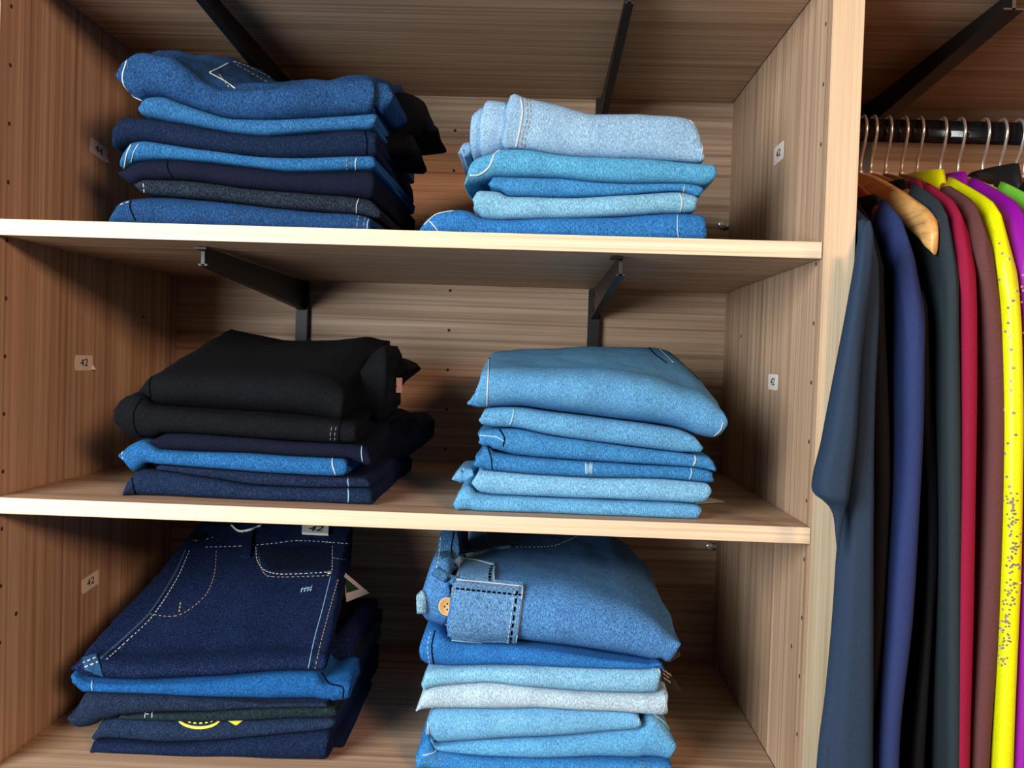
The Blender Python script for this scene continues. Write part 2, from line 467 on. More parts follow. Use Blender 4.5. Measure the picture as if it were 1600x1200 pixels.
class Jeans:
    pass
def jeans(st, label, rgb, top, bot, group, yo=0.0, fleck=1.0, back=None, bulge=None, wr=.0012, depth=.33, rise=(0, 0), extra=(), ease=1.0, mat=None, fine=1.0, taper=(0, 0)):
    sd = len(st.items)+int(st.ox)
    lower = [it.rng for it in st.items]
    yf = st.yf+yo
    V, F, rng = slab(st, top, bot, yf, depth, rise[0], rise[1], back, bulge, wr, sd, lower, ease=ease, taper=taper)
    j = Jeans(); j.rng = rng; j.st = st
    xs = [v.x for v in V]; zs = min(v.z for v in V)
    j.mat = mat or denim(rgb, fleck, fine)
    j.root = thing('folded_jeans', ((min(xs)+max(xs))/2, yf+depth/2, zs), label, 'jeans', group)
    j.body = part('folded_body', V, F, j.mat, j.root)
    j.bv = [BVHTree.FromPolygons([tuple(v) for v in V], F)]
    for ex in extra:
        t_, b_, y_, d_ = ex[:4]
        v2, f2, _ = slab(st, t_, b_, y_, d_, 0, 0, None, None, .0015, sd+3, [], ply=.002)
        part('trouser_leg' if len(ex) < 5 else ex[4], v2, f2, j.mat if len(ex) < 6 else ex[5], j.root)
        j.bv.append(BVHTree.FromPolygons([tuple(v) for v in v2], f2))
    st.items.append(j)
    return j
def cast(j, u, v, only=False):
    d = Vector(ray(*j.st.px(u, v))).normalized(); best = None
    for b in (j.bv[:1] if only else j.bv):
        h = b.ray_cast(Vector(CAM), d)
        if h[0] is not None and (best is None or h[3] < best[2]):
            n = h[1] if h[1].dot(d) < 0 else -h[1]
            best = (h[0], n, h[3])
    return best
def sample(pts, step):
    out = []
    P = [Vector((a, b)) for a, b in pts]
    if len(P) > 2:                          # Catmull-Rom
        Q = [P[0]*2-P[1]]+P+[P[-1]*2-P[-2]]
        for i in range(1, len(Q)-2):
            n = max(2, int((Q[i+1]-Q[i]).length/step))
            for k in range(n):
                t = k/n; a, b, c, d = Q[i-1], Q[i], Q[i+1], Q[i+2]
                out.append(.5*((2*b)+(c-a)*t+(2*a-5*b+4*c-d)*t*t+(3*b-a-3*c+d)*t**3))
        out.append(P[-1])
    else:
        n = max(2, int((P[1]-P[0]).length/step))
        out = [P[0].lerp(P[1], k/n) for k in range(n+1)]
    return out
def ribbon(j, name, pts, width, mat, height=.0007, dash=None, step=9, label=None, parent=None):
    """a raised strip (seam, hem edge) or a row of stitches following the cloth"""
    hits = []; lastz = None
    for q in sample(pts, step if not dash else 5):
        h = cast(j, q.x, q.y)
        if h and (lastz is None or abs(h[2]-lastz) < .05): hits.append(h); lastz = h[2]
    if len(hits) < 2: print('ribbon missed', name, pts[0]); return None
    segs = []
    if dash:
        cur = [hits[0]]; acc = 0; on = True
        for a, b in zip(hits, hits[1:]):
            acc += (b[0]-a[0]).length
            if on: cur.append(b)
            if acc > (dash if on else dash*.6):
                if on and len(cur) > 1: segs.append(cur)
                cur = [b]; on = not on; acc = 0
        if on and len(cur) > 1: segs.append(cur)
    else: segs = [hits]
    vfs = []
    for sg in segs:
        V = []; n = len(sg)
        for i in range(n):
            t = (sg[min(i+1, n-1)][0]-sg[max(i-1, 0)][0])
            if t.length < 1e-7: t = Vector((1, 0, 0))
            t.normalize(); nr = sg[i][1]; sd = nr.cross(t)
            if sd.length < 1e-4: sd = Vector((1, 0, 0))
            sd.normalize(); p = sg[i][0]
            V += [p-sd*width/2-nr*.0008, p-sd*width*.42+nr*height, p+sd*width*.42+nr*height, p+sd*width/2-nr*.0008]
        F = [[0, 1, 2, 3], [4*n-1, 4*n-2, 4*n-3, 4*n-4]]
        for i in range(n-1):
            F += [[4*i+k, 4*i+(k+1) % 4, 4*i+4+(k+1) % 4, 4*i+4+k] for k in range(4)]
        vfs.append((V, F))
    if not vfs: return None
    v, f = merge(vfs)
    return part(name, v, f, mat, parent or j.root, True, label)
def patch(j, name, quad, mat, off=.0018, nu=14, nv=10, label=None, parent=None, add=True, only=False):
    """a cloth panel lying on the jeans, four corners clockwise from upper left"""
    q = [Vector(a) for a in quad]; G = []; last = None
    for b in range(nv+1):
        row = []
        for a in range(nu+1):
            p = q[0].lerp(q[1], a/nu).lerp(q[3].lerp(q[2], a/nu), b/nv)
            h = cast(j, p.x, p.y, only)
            if h and last and abs(h[2]-last[2]) > .06: h = None
            if h: last = h
            row.append(h or last)
        G.append(row)
    if any(x is None for r in G for x in r): print('patch missed', name); return None
    V = [x[0]+x[1]*off for r in G for x in r]; nn = len(V)
    V += [x[0]-x[1]*.001 for r in G for x in r]
    F = []; w_ = nu+1
    for b in range(nv):
        for a in range(nu):
            i = b*w_+a; F.append([i, i+1, i+w_+1, i+w_]); F.append([nn+i, nn+i+w_, nn+i+w_+1, nn+i+1])
    for a in range(nu):
        i = a; F.append([i, nn+i, nn+i+1, i+1]); i = nv*w_+a; F.append([i, i+1, nn+i+1, nn+i])
    for b in range(nv):
        i = b*w_; F.append([i, i+w_, nn+i+w_, nn+i]); i = b*w_+nu; F.append([i, nn+i, nn+i+w_, i+w_])
    o = part(name, V, F, mat, parent or j.root, True, label, angle=.9)
    if add: j.bv.append(BVHTree.FromPolygons([tuple(v) for v in V], F))
    return o
def seam(j, pts, mat=THREAD_W, wd=.0022, name='seam', **k): return ribbon(j, name, pts, wd*.75, mat, **k)
def stitch(j, pts, mat=THREAD_T, wd=.0010, dash=.003, **k): return ribbon(j, 'stitching', pts, wd, mat, dash=dash, height=.0006, **k)

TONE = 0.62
BLKF = denim((14, 18, 30), .4)
# ---- upper left: dark and mid blue jeans
G = 'stack of dark jeans, top compartment'
S = Stack(150, 50, 1600/550, .045, Z1)
a = jeans(S, 'mid blue jeans at the bottom of the upper left stack, on the shelf', (32, 72, 124),
    [(65, 850), (110, 775), (170, 758), (300, 748), (600, 775), (900, 810), (1190, 833), (1272, 850)], None, G, 0)
stitch(a, [(1195, 835), (1188, 868), (1186, 900)]); stitch(a, [(1225, 838), (1218, 870), (1216, 900)])
seam(a, [(1243, 842), (1234, 870), (1232, 900)], THREAD_B, .0016)
seam(a, [(160, 762), (155, 800), (180, 855)], THREAD_D, .002); stitch(a, [(110, 785), (160, 768)], THREAD_W)
a = jeans(S, 'charcoal grey jeans second from the bottom of the upper left stack', (38, 50, 70),
    [(180, 700), (230, 675), (380, 678), (700, 715), (1000, 740), (1190, 755), (1250, 765), (1310, 820)],
    [(180, 712), (215, 740), (300, 746), (600, 772), (900, 808), (1190, 830), (1310, 852)], G, .004, 1.5)
seam(a, [(1195, 757), (1184, 790), (1184, 826)], THREAD_W, .0012); stitch(a, [(215, 690), (220, 735)], THREAD_W)
a = jeans(S, 'smooth navy trousers between charcoal and bright blue jeans, upper left stack', (22, 28, 58),
    [(115, 640), (190, 592), (330, 587), (700, 620), (880, 640), (1275, 632)],
    [(118, 660), (150, 692), (185, 700), (380, 680), (700, 717), (1000, 742), (1270, 762)], G, .002, .25)
seam(a, [(325, 590), (328, 625), (350, 660)], THREAD_D, .0016)
a = jeans(S, 'bright mid blue jeans with pale edge in the middle of the upper left stack', (46, 108, 168),
    [(130, 545), (150, 505), (220, 498), (330, 515), (600, 555), (850, 578), (1050, 575), (1280, 568)],
    [(120, 650), (180, 595), (330, 587), (700, 620), (880, 640), (1280, 632)], G, 0)
seam(a, [(160, 510), (138, 560), (124, 640)], THREAD_W, .0018); seam(a, [(195, 506), (172, 545), (158, 595)], THREAD_W, .001)
stitch(a, [(1142, 575), (1140, 600), (1142, 632)]); seam(a, [(1184, 572), (1178, 600), (1182, 630)], THREAD_W, .0018)
a = jeans(S, 'dark indigo jeans third from the top of the upper left stack', (16, 40, 78),
    [(100, 420), (125, 385), (210, 390), (400, 420), (640, 465), (800, 478), (1000, 465), (1220, 448), (1275, 455)],
    [(90, 545), (130, 520), (220, 500), (330, 517), (600, 556), (850, 580), (1050, 575), (1275, 568)], G, .002, .8)
seam(a, [(1222, 452), (1232, 500), (1228, 560)], THREAD_D, .0018)
a = jeans(S, 'mid blue jeans directly under the crumpled top pair, upper left stack', (50, 106, 165),
    [(212, 350), (240, 305), (300, 298), (400, 330), (520, 370), (640, 400), (800, 402), (1000, 395), (1282, 378)],
    [(210, 388), (400, 420), (640, 465), (720, 478), (850, 470), (1100, 452), (1285, 447)], G, .004)
a = jeans(S, 'crumpled blue jeans with back pocket on top of the upper left stack', (34, 76, 130),
    [(118, 190), (140, 125), (180, 92), (240, 95), (300, 110), (360, 120), (430, 165), (520, 240), (600, 262), (800, 262), (870, 240), (1000, 212), (1200, 198), (1262, 218)],
    [(120, 230), (150, 285), (215, 318), (300, 300), (400, 330), (520, 370), (640, 402), (800, 402), (1000, 395), (1268, 378)], G, -.004, 1.15,
    back=[(118, 190), (200, 88), (330, 72), (400, 76), (520, 118), (620, 126), (720, 150), (880, 235), (1000, 230), (1260, 260)], wr=.0055, depth=.24, ease=.8,
    extra=[([(1240, 262), (1290, 225), (1335, 235), (1360, 280)], [(1250, 345), (1300, 362), (1362, 330)], .05, .10),
           ([(1320, 275), (1380, 262), (1500, 315), (1520, 400), (1558, 440)], [(1320, 500), (1400, 480), (1490, 470), (1560, 462)], .17, .12, 'trouser_leg', BLKF),
           ([(1300, 455), (1450, 470), (1455, 520)], [(1300, 560), (1445, 565), (1458, 555)], .13, .12, 'trouser_leg', BLKF)])
seam(a, [(140, 128), (120, 210), (150, 278), (212, 314)], THREAD_W, .0018, 'hem_edge')
seam(a, [(516, 184), (570, 158), (622, 130)], THREAD_W, .002, 'pocket_edge'); seam(a, [(516, 186), (580, 220), (632, 256)], THREAD_W, .002, 'pocket_edge')
stitch(a, [(625, 134), (700, 160), (850, 236)], THREAD_T, .0014); stitch(a, [(640, 150), (720, 195), (800, 240)], THREAD_T, .0014); stitch(a, [(560, 192), (605, 250)], THREAD_T, .0014)

TONE = 0.85
# ---- upper right: pale jeans
G = 'stack of pale jeans, top compartment'
S = Stack(630, 120, 1600/550, .040, Z1)
a = jeans(S, 'medium blue jeans at the bottom of the upper right stack, tapering left', (44, 112, 180),
    [(70, 692), (110, 645), (180, 612), (260, 603), (310, 615), (340, 640), (430, 650), (700, 645), (1000, 635), (1250, 622), (1378, 626)], None, G, 0)
seam(a, [(1248, 625), (1246, 680), (1252, 742)], THREAD_B, .0018); seam(a, [(120, 655), (150, 690), (165, 712)], THREAD_W, .0022); seam(a, [(95, 672), (150, 625), (230, 608)], THREAD_W, .0016)
a = jeans(S, 'pale washed jeans second from the bottom of the upper right stack', (122, 176, 208),
    [(312, 550), (340, 517), (430, 522), (480, 545), (700, 550), (1000, 542), (1250, 526), (1340, 548)],
    [(320, 612), (360, 645), (430, 652), (700, 647), (1000, 637), (1250, 622), (1335, 616)], G, .002, .8)
seam(a, [(1256, 528), (1268, 570), (1258, 620)], THREAD_W, .0025)
a = jeans(S, 'mid blue thin jeans in the middle of the upper right stack', (58, 128, 185),
    [(390, 490), (405, 462), (500, 460), (700, 463), (860, 482), (1010, 492), (1270, 492), (1358, 502)],
    [(395, 512), (455, 545), (700, 550), (1000, 542), (1250, 526), (1354, 556)], G, .004, .9)
seam(a, [(1278, 496), (1276, 510), (1274, 525)], THREAD_W, .0015)
a = jeans(S, 'sky blue jeans with wavy pale hem under the rolled top pair, upper right', (80, 154, 198),
    [(282, 480), (300, 400), (330, 372), (420, 345), (445, 330), (560, 330), (700, 352), (860, 365), (1100, 375), (1350, 398), (1412, 402)],
    [(282, 503), (330, 482), (400, 463), (500, 460), (700, 463), (860, 483), (1010, 493), (1270, 492), (1330, 505), (1410, 482)], G, -.002, .8)
seam(a, [(302, 448), (345, 445), (390, 410), (415, 350), (440, 334)], THREAD_W, .003, 'hem_edge')
a = jeans(S, 'pale grey-blue rolled jeans on top of the upper right stack', (138, 174, 208),
    [(455, 130), (480, 84), (500, 82), (540, 95), (700, 120), (880, 165), (1050, 165), (1230, 180), (1300, 195), (1345, 235), (1364, 310)],
    [(452, 335), (470, 330), (560, 330), (700, 352), (860, 365), (1100, 375), (1362, 392)], G, 0, .7, bulge=.02,
    extra=[([(328, 150), (345, 132), (400, 130)], [(300, 366), (420, 355)], .055, .2, 'folded_leg'),
           ([(350, 125), (380, 96), (420, 100), (490, 112)], [(345, 364), (420, 350), (490, 332)], .045, .2, 'folded_leg'),
           ([(248, 345), (262, 315), (310, 300)], [(252, 362), (285, 372), (315, 366)], .09, .2, 'folded_leg')])
seam(a, [(535, 97), (542, 160), (528, 250), (512, 322)], THREAD_W, .0032, 'hem_edge'); stitch(a, [(560, 100), (565, 180), (545, 260), (535, 325)], THREAD_T); stitch(a, [(575, 104), (580, 180), (560, 260), (550, 328)], THREAD_T)
seam(a, [(1302, 198), (1348, 240), (1360, 310), (1352, 388)], THREAD_W, .0014, 'hem_edge')

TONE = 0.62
# ---- middle left: black and navy
G = 'stack of black and navy jeans, middle compartment'
S = Stack(150, 480, 1600/550, .040, Z2)
a = jeans(S, 'dark blue jeans at the bottom of the middle left stack', (26, 50, 90),
    [(135, 840), (165, 770), (210, 738), (300, 742), (500, 770), (750, 810), (1000, 820), (1240, 820), (1268, 832)], None, G, 0, rise=(0, .02))
seam(a, [(1146, 824), (1148, 855), (1146, 888)], THREAD_B, .0016); seam(a, [(165, 775), (170, 820), (182, 850)], THREAD_D, .002)
a = jeans(S, 'thin dark navy jeans second from the bottom of the middle left stack', (30, 47, 84),
    [(275, 718), (300, 712), (450, 725), (700, 745), (1000, 765), (1240, 775), (1270, 800)],
    [(280, 735), (330, 748), (500, 772), (750, 810), (1000, 822), (1200, 820), (1268, 815)], G, .003, rise=(.02, .04))
seam(a, [(1146, 772), (1145, 795), (1150, 815)], THREAD_B, .0015)
a = jeans(S, 'bright blue jeans with drooping left end, middle left stack', (42, 108, 176),
    [(110, 665), (150, 620), (205, 605), (260, 622), (300, 648), (500, 657), (700, 664), (900, 677), (1150, 688)],
    [(112, 680), (165, 752), (200, 730), (240, 705), (300, 712), (450, 727), (700, 747), (1000, 767), (1155, 766)], G, 0, rise=(.04, .06))
seam(a, [(1076, 680), (1074, 715), (1090, 764)], THREAD_W, .0022); stitch(a, [(150, 628), (120, 660), (122, 690)], THREAD_W)
a = jeans(S, 'navy trousers with puckered left end under the black pairs, middle left stack', (20, 28, 54),
    [(255, 605), (320, 572), (420, 572), (700, 592), (1000, 614), (1200, 622), (1262, 642)],
    [(258, 630), (330, 650), (450, 652), (600, 658), (900, 676), (1150, 690), (1255, 725)], G, .003, .3, wr=.002, rise=(.06, .08),
    extra=[([(1270, 560), (1380, 500), (1440, 500), (1480, 520)], [(1270, 720), (1400, 690), (1470, 640)], .20, .16)])
seam(a, [(1208, 630), (1206, 665), (1214, 712)], THREAD_B, .0014)
a = jeans(S, 'rolled black jeans second from the top of the middle left stack', (17, 20, 30),
    [(92, 450), (120, 405), (190, 392), (270, 447), (500, 472), (800, 492), (1100, 517), (1195, 532)],
    [(92, 530), (120, 580), (170, 600), (260, 588), (330, 572), (500, 577), (800, 598), (1100, 615), (1190, 614)], G, -.003, .35, rise=(.08, .10))
seam(a, [(205, 415), (172, 480), (180, 560), (220, 590)], THREAD_D, .002); seam(a, [(1118, 520), (1104, 560), (1106, 612)], THREAD_D, .002)
stitch(a, [(1072, 545), (1066, 575), (1066, 610)], plain('grey_thread', (105, 105, 112), .8)); stitch(a, [(1092, 545), (1086, 575), (1086, 610)], bpy.data.materials['grey_thread'])
a = jeans(S, 'large black jeans on top of the middle left stack', (11, 18, 28),
    [(208, 370), (240, 315), (300, 285), (600, 272), (900, 285), (1060, 320), (1145, 370)],
    [(205, 392), (250, 440), (500, 472), (800, 492), (1140, 517)], G, -.002, .35,
    back=[(330, 215), (480, 150), (600, 99), (640, 97), (760, 120), (900, 145), (1100, 140), (1250, 127), (1320, 140)], wr=.0016, depth=.31, bulge=.055, rise=(.10, 0), ease=.85,
    extra=[([(1180, 300), (1260, 200), (1330, 160)], [(1180, 500), (1300, 515), (1310, 470)], .12, .15),
           ([(1300, 260), (1350, 232), (1430, 255), (1440, 280)], [(1300, 420), (1360, 350), (1440, 290)], .25, .1)])
seam(a, [(370, 210), (290, 270), (245, 340), (250, 425)], THREAD_D, .0018)
q = S.P(1378, 355, .24); v, f = box_vf(q[0]-.004, q[0]+.004, q[1]-.0005, q[1]+.0005, q[2]-.010, q[2]+.010, .0003)
part('hang_tag', v, f, plain('pink_grey_card', (190, 165, 160), .6), a.root, False, 'small pale hang tag')

TONE = 0.85
# ---- middle right: light blue
G = 'stack of light blue jeans, middle compartment'
S = Stack(680, 510, 3.2, .022, Z2)
a = jeans(S, 'light blue jeans at the bottom of the middle right stack, tapering left', (94, 160, 208),
    [(90, 868), (115, 820), (165, 792), (205, 830), (300, 844), (600, 857), (900, 870), (1200, 882), (1330, 892)], None, G, 0, .8)
a = jeans(S, 'pale blue jeans second from the bottom of the middle right stack', (118, 176, 216),
    [(195, 745), (210, 716), (300, 720), (500, 737), (750, 750), (1100, 755), (1362, 778)],
    [(198, 800), (220, 828), (400, 848), (700, 857), (1000, 872), (1200, 884), (1340, 880), (1365, 850)], G, .003, .8,
    extra=[([(85, 745), (120, 708), (200, 705)], [(88, 765), (130, 780), (200, 770)], .12, .12)])
a = jeans(S, 'mid blue jeans with frayed patch third from the bottom, middle right stack', (52, 120, 180),
    [(225, 640), (240, 602), (265, 600), (290, 627), (450, 652), (700, 670), (1000, 688), (1280, 703), (1385, 722)],
    [(200, 700), (290, 720), (500, 737), (750, 750), (1100, 755), (1260, 767), (1382, 780)], G, 0, .9)
seam(a, [(1280, 704), (1282, 735), (1270, 766)], THREAD_B, .0022); seam(a, [(262, 604), (280, 660), (285, 715)], THREAD_D, .0016)
for k in range(9):
    uu = 752+k*4.3; ribbon(a, 'frayed_thread', [(uu+random.uniform(-4, 4), 676+random.uniform(0, 14)), (uu+random.uniform(-5, 5), 742-random.uniform(0, 12))], .0011, THREAD_B)
a = jeans(S, 'mid blue jeans with tucked left corner fourth from the bottom, middle right stack', (58, 126, 184),
    [(215, 520), (290, 512), (380, 510), (600, 547), (900, 590), (1300, 640), (1370, 648), (1395, 712)],
    [(215, 590), (300, 615), (450, 652), (700, 670), (1000, 688), (1280, 703), (1397, 722)], G, .002, .9)
seam(a, [(1296, 642), (1302, 668), (1290, 698)], THREAD_W, .0025); seam(a, [(222, 545), (300, 552), (345, 575)], THREAD_B, .002); seam(a, [(320, 515), (345, 555), (340, 600)], THREAD_D, .002)
a = jeans(S, 'light blue jeans directly under the top pair, middle right stack', (90, 152, 200),
    [(215, 450), (240, 410), (395, 406), (600, 432), (900, 470), (1200, 512), (1300, 545), (1337, 590)],
    [(215, 490), (300, 502), (370, 502), (600, 547), (900, 588), (1200, 628), (1320, 628)], G, 0, .8)
seam(a, [(394, 410), (388, 450), (374, 496)], THREAD_B, .0025)
a = jeans(S, 'faded blue jeans with rounded right side on top of the middle right stack', (88, 150, 200),
    [(205, 262), (225, 218), (270, 205), (500, 203), (800, 206), (1100, 245), (1250, 295), (1350, 330), (1420, 385), (1446, 412)],
    [(205, 396), (255, 410), (600, 432), (900, 470), (1200, 512), (1300, 545), (1395, 560), (1435, 540), (1446, 522)], G, -.004, .7,
    back=[(190, 170), (270, 130), (500, 106), (760, 97), (1060, 94), (1150, 110), (1220, 160), (1330, 250)], wr=.0016, depth=.32, bulge=.055, ease=.9, extra=[([(168, 378), (198, 335), (255, 330)], [(172, 392), (215, 402), (255, 404)], .046, .12)])
seam(a, [(258, 400), (264, 260), (270, 140)], THREAD_W, .0022, 'hem_edge')
seam(a, [(1062, 100), (1100, 140), (1160, 184)], THREAD_D, .002, 'waistband_edge'); seam(a, [(1105, 100), (1150, 140), (1190, 180)], THREAD_B, .002, 'waistband_edge')
stitch(a, [(1270, 215), (1320, 270)], THREAD_D, .0015)
seam(a, [(1385, 556), (1425, 520), (1438, 480)], THREAD_W, .002, 'hem_edge')

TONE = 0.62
# ---- bottom left: dark indigo
G = 'stack of indigo jeans, bottom compartment'
S = Stack(80, 800, 1600/560, .056, ZF)
a = jeans(S, 'indigo jeans at the bottom of the lower left stack', (20, 44, 88),
    [(180, 1045), (200, 1010), (300, 1014), (500, 1027), (700, 1020), (900, 1002), (1100, 982), (1252, 967)], None, G, 0, rise=(0, .03),
    extra=[([(1250, 1000), (1270, 985), (1312, 990)], [(1250, 1060), (1312, 1062)], .10, .2)])
a = jeans(S, 'dark denim jeans with yellow round print, second from bottom, lower left stack', (38, 60, 98),
    [(205, 985), (240, 920), (320, 914), (560, 926), (900, 926), (1100, 916), (1270, 912)],
    [(200, 1005), (300, 1014), (500, 1027), (700, 1020), (900, 1002), (1100, 980), (1270, 952)], G, .002, 1.1, rise=(.03, .06))
def arc(cx, cy, rx, ry, a0, a1, n=16): return [(cx+rx*math.cos(math.radians(a0+(a1-a0)*k/n)), cy+ry*math.sin(math.radians(a0+(a1-a0)*k/n))) for k in range(n+1)]
ribbon(a, 'yellow_print', arc(662, 915, 95, 48, 168, 12), .0034, YELLOW_PRINT, label='yellow ring print')
ribbon(a, 'yellow_print', arc(662, 915, 78, 28, 168, 12), .0018, YELLOW_PRINT, dash=.003)
patch(a, 'yellow_print', [(785, 930), (858, 930), (828, 952), (818, 950)], YELLOW_PRINT, .0006, 6, 4, add=False)
a = jeans(S, 'thin dark green-grey jeans above the yellow print, lower left stack', (38, 56, 68),
    [(320, 902), (420, 886), (560, 886), (700, 878), (900, 862), (1080, 852), (1282, 852)],
    [(320, 912), (600, 926), (900, 926), (1100, 917), (1280, 908)], G, .004, 1.1, rise=(.06, .08))
for q in ([(420, 888), (418, 918)], [(452, 888), (450, 918)], [(420, 902), (452, 902)]): stitch(a, q, THREAD_W)
a = jeans(S, 'dark slate jeans with protruding left corner, lower left stack', (38, 54, 88),
    [(108, 890), (150, 802), (190, 797), (600, 816), (900, 836), (1080, 850), (1250, 850)],
    [(85, 915), (140, 965), (250, 925), (330, 900), (450, 888), (700, 880), (900, 864), (1080, 855), (1250, 854)], G, -.003, 1.1, rise=(.08, .11))
a = jeans(S, 'bright blue jeans directly beneath the top pair, lower left stack', (30, 98, 172),
    [(108, 705), (180, 747), (300, 754), (600, 750), (900, 728), (1180, 712), (1230, 762), (1300, 747), (1335, 748)],
    [(112, 760), (160, 797), (300, 806), (600, 821), (900, 843), (1080, 853), (1200, 847), (1340, 832)], G, 0, .9, rise=(.11, .16), depth=.07)
seam(a, [(185, 750), (180, 775), (185, 798)], THREAD_B, .0018); seam(a, [(1208, 715), (1240, 765), (1300, 782), (1302, 830)], THREAD_D, .002)
a = jeans(S, 'dark indigo jeans lying waistband up on the lower left stack', (14, 40, 90),
    [(108, 680), (150, 640), (210, 640), (300, 655), (600, 650), (900, 635), (1232, 625)],
    [(108, 700), (180, 745), (300, 754), (600, 750), (900, 728), (1232, 707)], G, -.004, 1.45,
    back=[(470, 12), (600, 8), (900, 5), (1180, 0), (1350, 0)], wr=.0022, depth=.33, bulge=.04, rise=(.16, 0), ease=.95, taper=(.040, .038),
    extra=[([(1232, 560), (1300, 540), (1340, 560)], [(1232, 760), (1330, 760), (1340, 740)], .16, .18)])
BLK = denim((12, 28, 62), .9)
patch(a, 'waistband', [(608, 92), (1342, 62), (1332, 148), (600, 158)], a.mat, .0022, 30, 6)
patch(a, 'pocket_facing', [(918, 152), (1252, 146), (1248, 262), (975, 262)], BLK, .0006, 16, 8)
stitch(a, [(690, 157), (850, 152), (980, 142), (1110, 128), (1330, 142)], THREAD_W)
patch(a, 'belt_loop', [(866, 82), (906, 82), (890, 206), (846, 206)], a.mat, .004, 5, 10)
stitch(a, [(738, 172), (728, 280), (690, 370), (610, 440), (540, 466), (440, 456)], THREAD_T)
ribbon(a, 'seam', [(604, 165), (545, 290), (440, 452), (330, 560), (222, 655)], .003, denim((62, 88, 124), .8), .0012)
stitch(a, [(618, 170), (560, 300), (455, 462), (345, 570), (240, 665)], THREAD_W)
stitch(a, [(914, 155), (920, 215), (950, 258), (1010, 276), (1100, 276), (1245, 268)], THREAD_W, .0014); stitch(a, [(926, 200), (950, 272), (1010, 290), (1245, 284)], THREAD_T, .0013)
stitch(a, [(1256, 150), (1254, 260)], THREAD_W); stitch(a, [(1258, 205), (1325, 215)], THREAD_T)
seam(a, [(1248, 285), (1215, 420), (1175, 570), (1148, 698)], THREAD_B, .0012); stitch(a, [(1282, 300), (1245, 430), (1205, 580), (1178, 700)], THREAD_T)
stitch(a, [(578, 402), (572, 445)], THREAD_T, .002)
patch(a, 'cuff', [(140, 655), (200, 636), (236, 732), (150, 702)], denim((40, 84, 130), .9), .002, 8, 8)
stitch(a, [(142, 672), (200, 648)], THREAD_W, .0018); stitch(a, [(150, 692), (210, 668)], THREAD_W, .0018)
for q in ([(1116, 358), (1124, 334)], [(1130, 356), (1140, 332)], [(1144, 354), (1150, 334)], [(1150, 340), (1158, 352), (1166, 324)], [(1116, 345), (1160, 336)]):
    ribbon(a, 'embroidery', q, .0012, THREAD_B, label=None)
h = cast(a, 655, 116)
if h:
    v, f = lathe_vf([(.011, -.001), (.011, .002), (.0095, .0032), (.008, .0026), (.006, .0026)], h[0], h[1], 24); part('button', v, f, BRASS, a.root, True, 'dark metal shank button')
    stitch(a, [(695, 122), (735, 108)], THREAD_T, .0018)
h = cast(a, 1243, 272)
if h: v, f = lathe_vf([(.0035, 0), (.0035, .0016), (.002, .0022)], h[0], h[1], 12); part('rivet', v, f, SILVER, a.root)
tg = patch(a, 'size_tag', [(1122, 40), (1242, 40), (1238, 106), (1120, 100)], plain('pale_grey_card', (205, 206, 200), .6), .0035, 4, 3, 'pale card tag printed 42')
h0, h1, h2 = cast(a, 1152, 76), cast(a, 1212, 77), cast(a, 1182, 76)
if h0 and h1:
    ex = (h1[0]-h0[0]).normalized(); ez = h2[1]; ey = ez.cross(ex).normalized()
    vf = place_vf(text_vf('42', .021), h2[0]+ez*.0006, ex, ey*1.0, ez); part('number', vf[0], vf[1], INK, tg, False)
ribbon(a, 'tag_string', [(805, 62), (840, 88), (890, 82), (940, 62)], .0022, WHITE, .003)
q0 = [S.P(u, v_, .30) for u, v_ in ((1305, 265), (1420, 362), (1318, 402))]
V = [Vector(p) for p in q0]; V += [p+Vector((0, .0008, 0)) for p in V]
ht = part('hang_tag', V, [[0, 1, 2], [5, 4, 3], [0, 3, 4, 1], [1, 4, 5, 2], [2, 5, 3, 0]], WHITE, a.root, False, 'white hang tag with green print')
q0 = [Vector(S.P(u, v_, .2995)) for u, v_ in ((1308, 290), (1375, 345), (1318, 362))]
V = q0+[p+Vector((0, .0004, 0)) for p in q0]
part('print', V, [[0, 1, 2], [5, 4, 3], [0, 3, 4, 1], [1, 4, 5, 2], [2, 5, 3, 0]], GREEN_CARD, ht, False)

TONE = 0.85
# ---- bottom right: washed blue
G = 'stack of washed blue jeans, bottom compartment'
S = Stack(620, 810, 1569/510, .045, ZF)
a = jeans(S, 'blue jeans at the bottom of the lower right stack, cut by the frame', (52, 128, 196),
    [(92, 1120), (110, 1085), (150, 1055), (190, 1108), (260, 1122), (450, 1146), (700, 1150), (1000, 1155), (1322, 1167)], None, G, 0, .9)
seam(a, [(125, 1140), (180, 1125), (190, 1108)], THREAD_W, .002); stitch(a, [(130, 1172), (200, 1165), (225, 1135)], THREAD_T); stitch(a, [(1172, 1165), (1176, 1195)], THREAD_T); stitch(a, [(1208, 1168), (1210, 1196)], THREAD_T)
a = jeans(S, 'sky blue jeans with bulging right corner second from bottom, lower right stack', (92, 164, 216),
    [(165, 1082), (400, 1060), (700, 1046), (1000, 1022), (1165, 992), (1200, 940), (1225, 936), (1290, 980), (1336, 1050)],
    [(180, 1090), (260, 1122), (450, 1146), (700, 1150), (1000, 1155), (1310, 1167), (1334, 1120)], G, .004, .8)
seam(a, [(1235, 942), (1290, 985), (1334, 1060)], THREAD_W, .0024); stitch(a, [(1225, 960), (1280, 1020), (1322, 1085)], THREAD_T)
a = jeans(S, 'light blue jeans third from the bottom of the lower right stack', (110, 174, 220),
    [(145, 940), (180, 906), (400, 912), (700, 906), (1000, 917), (1172, 932)],
    [(152, 1070), (185, 1082), (300, 1072), (600, 1050), (900, 1032), (1165, 1000)], G, 0, .7)
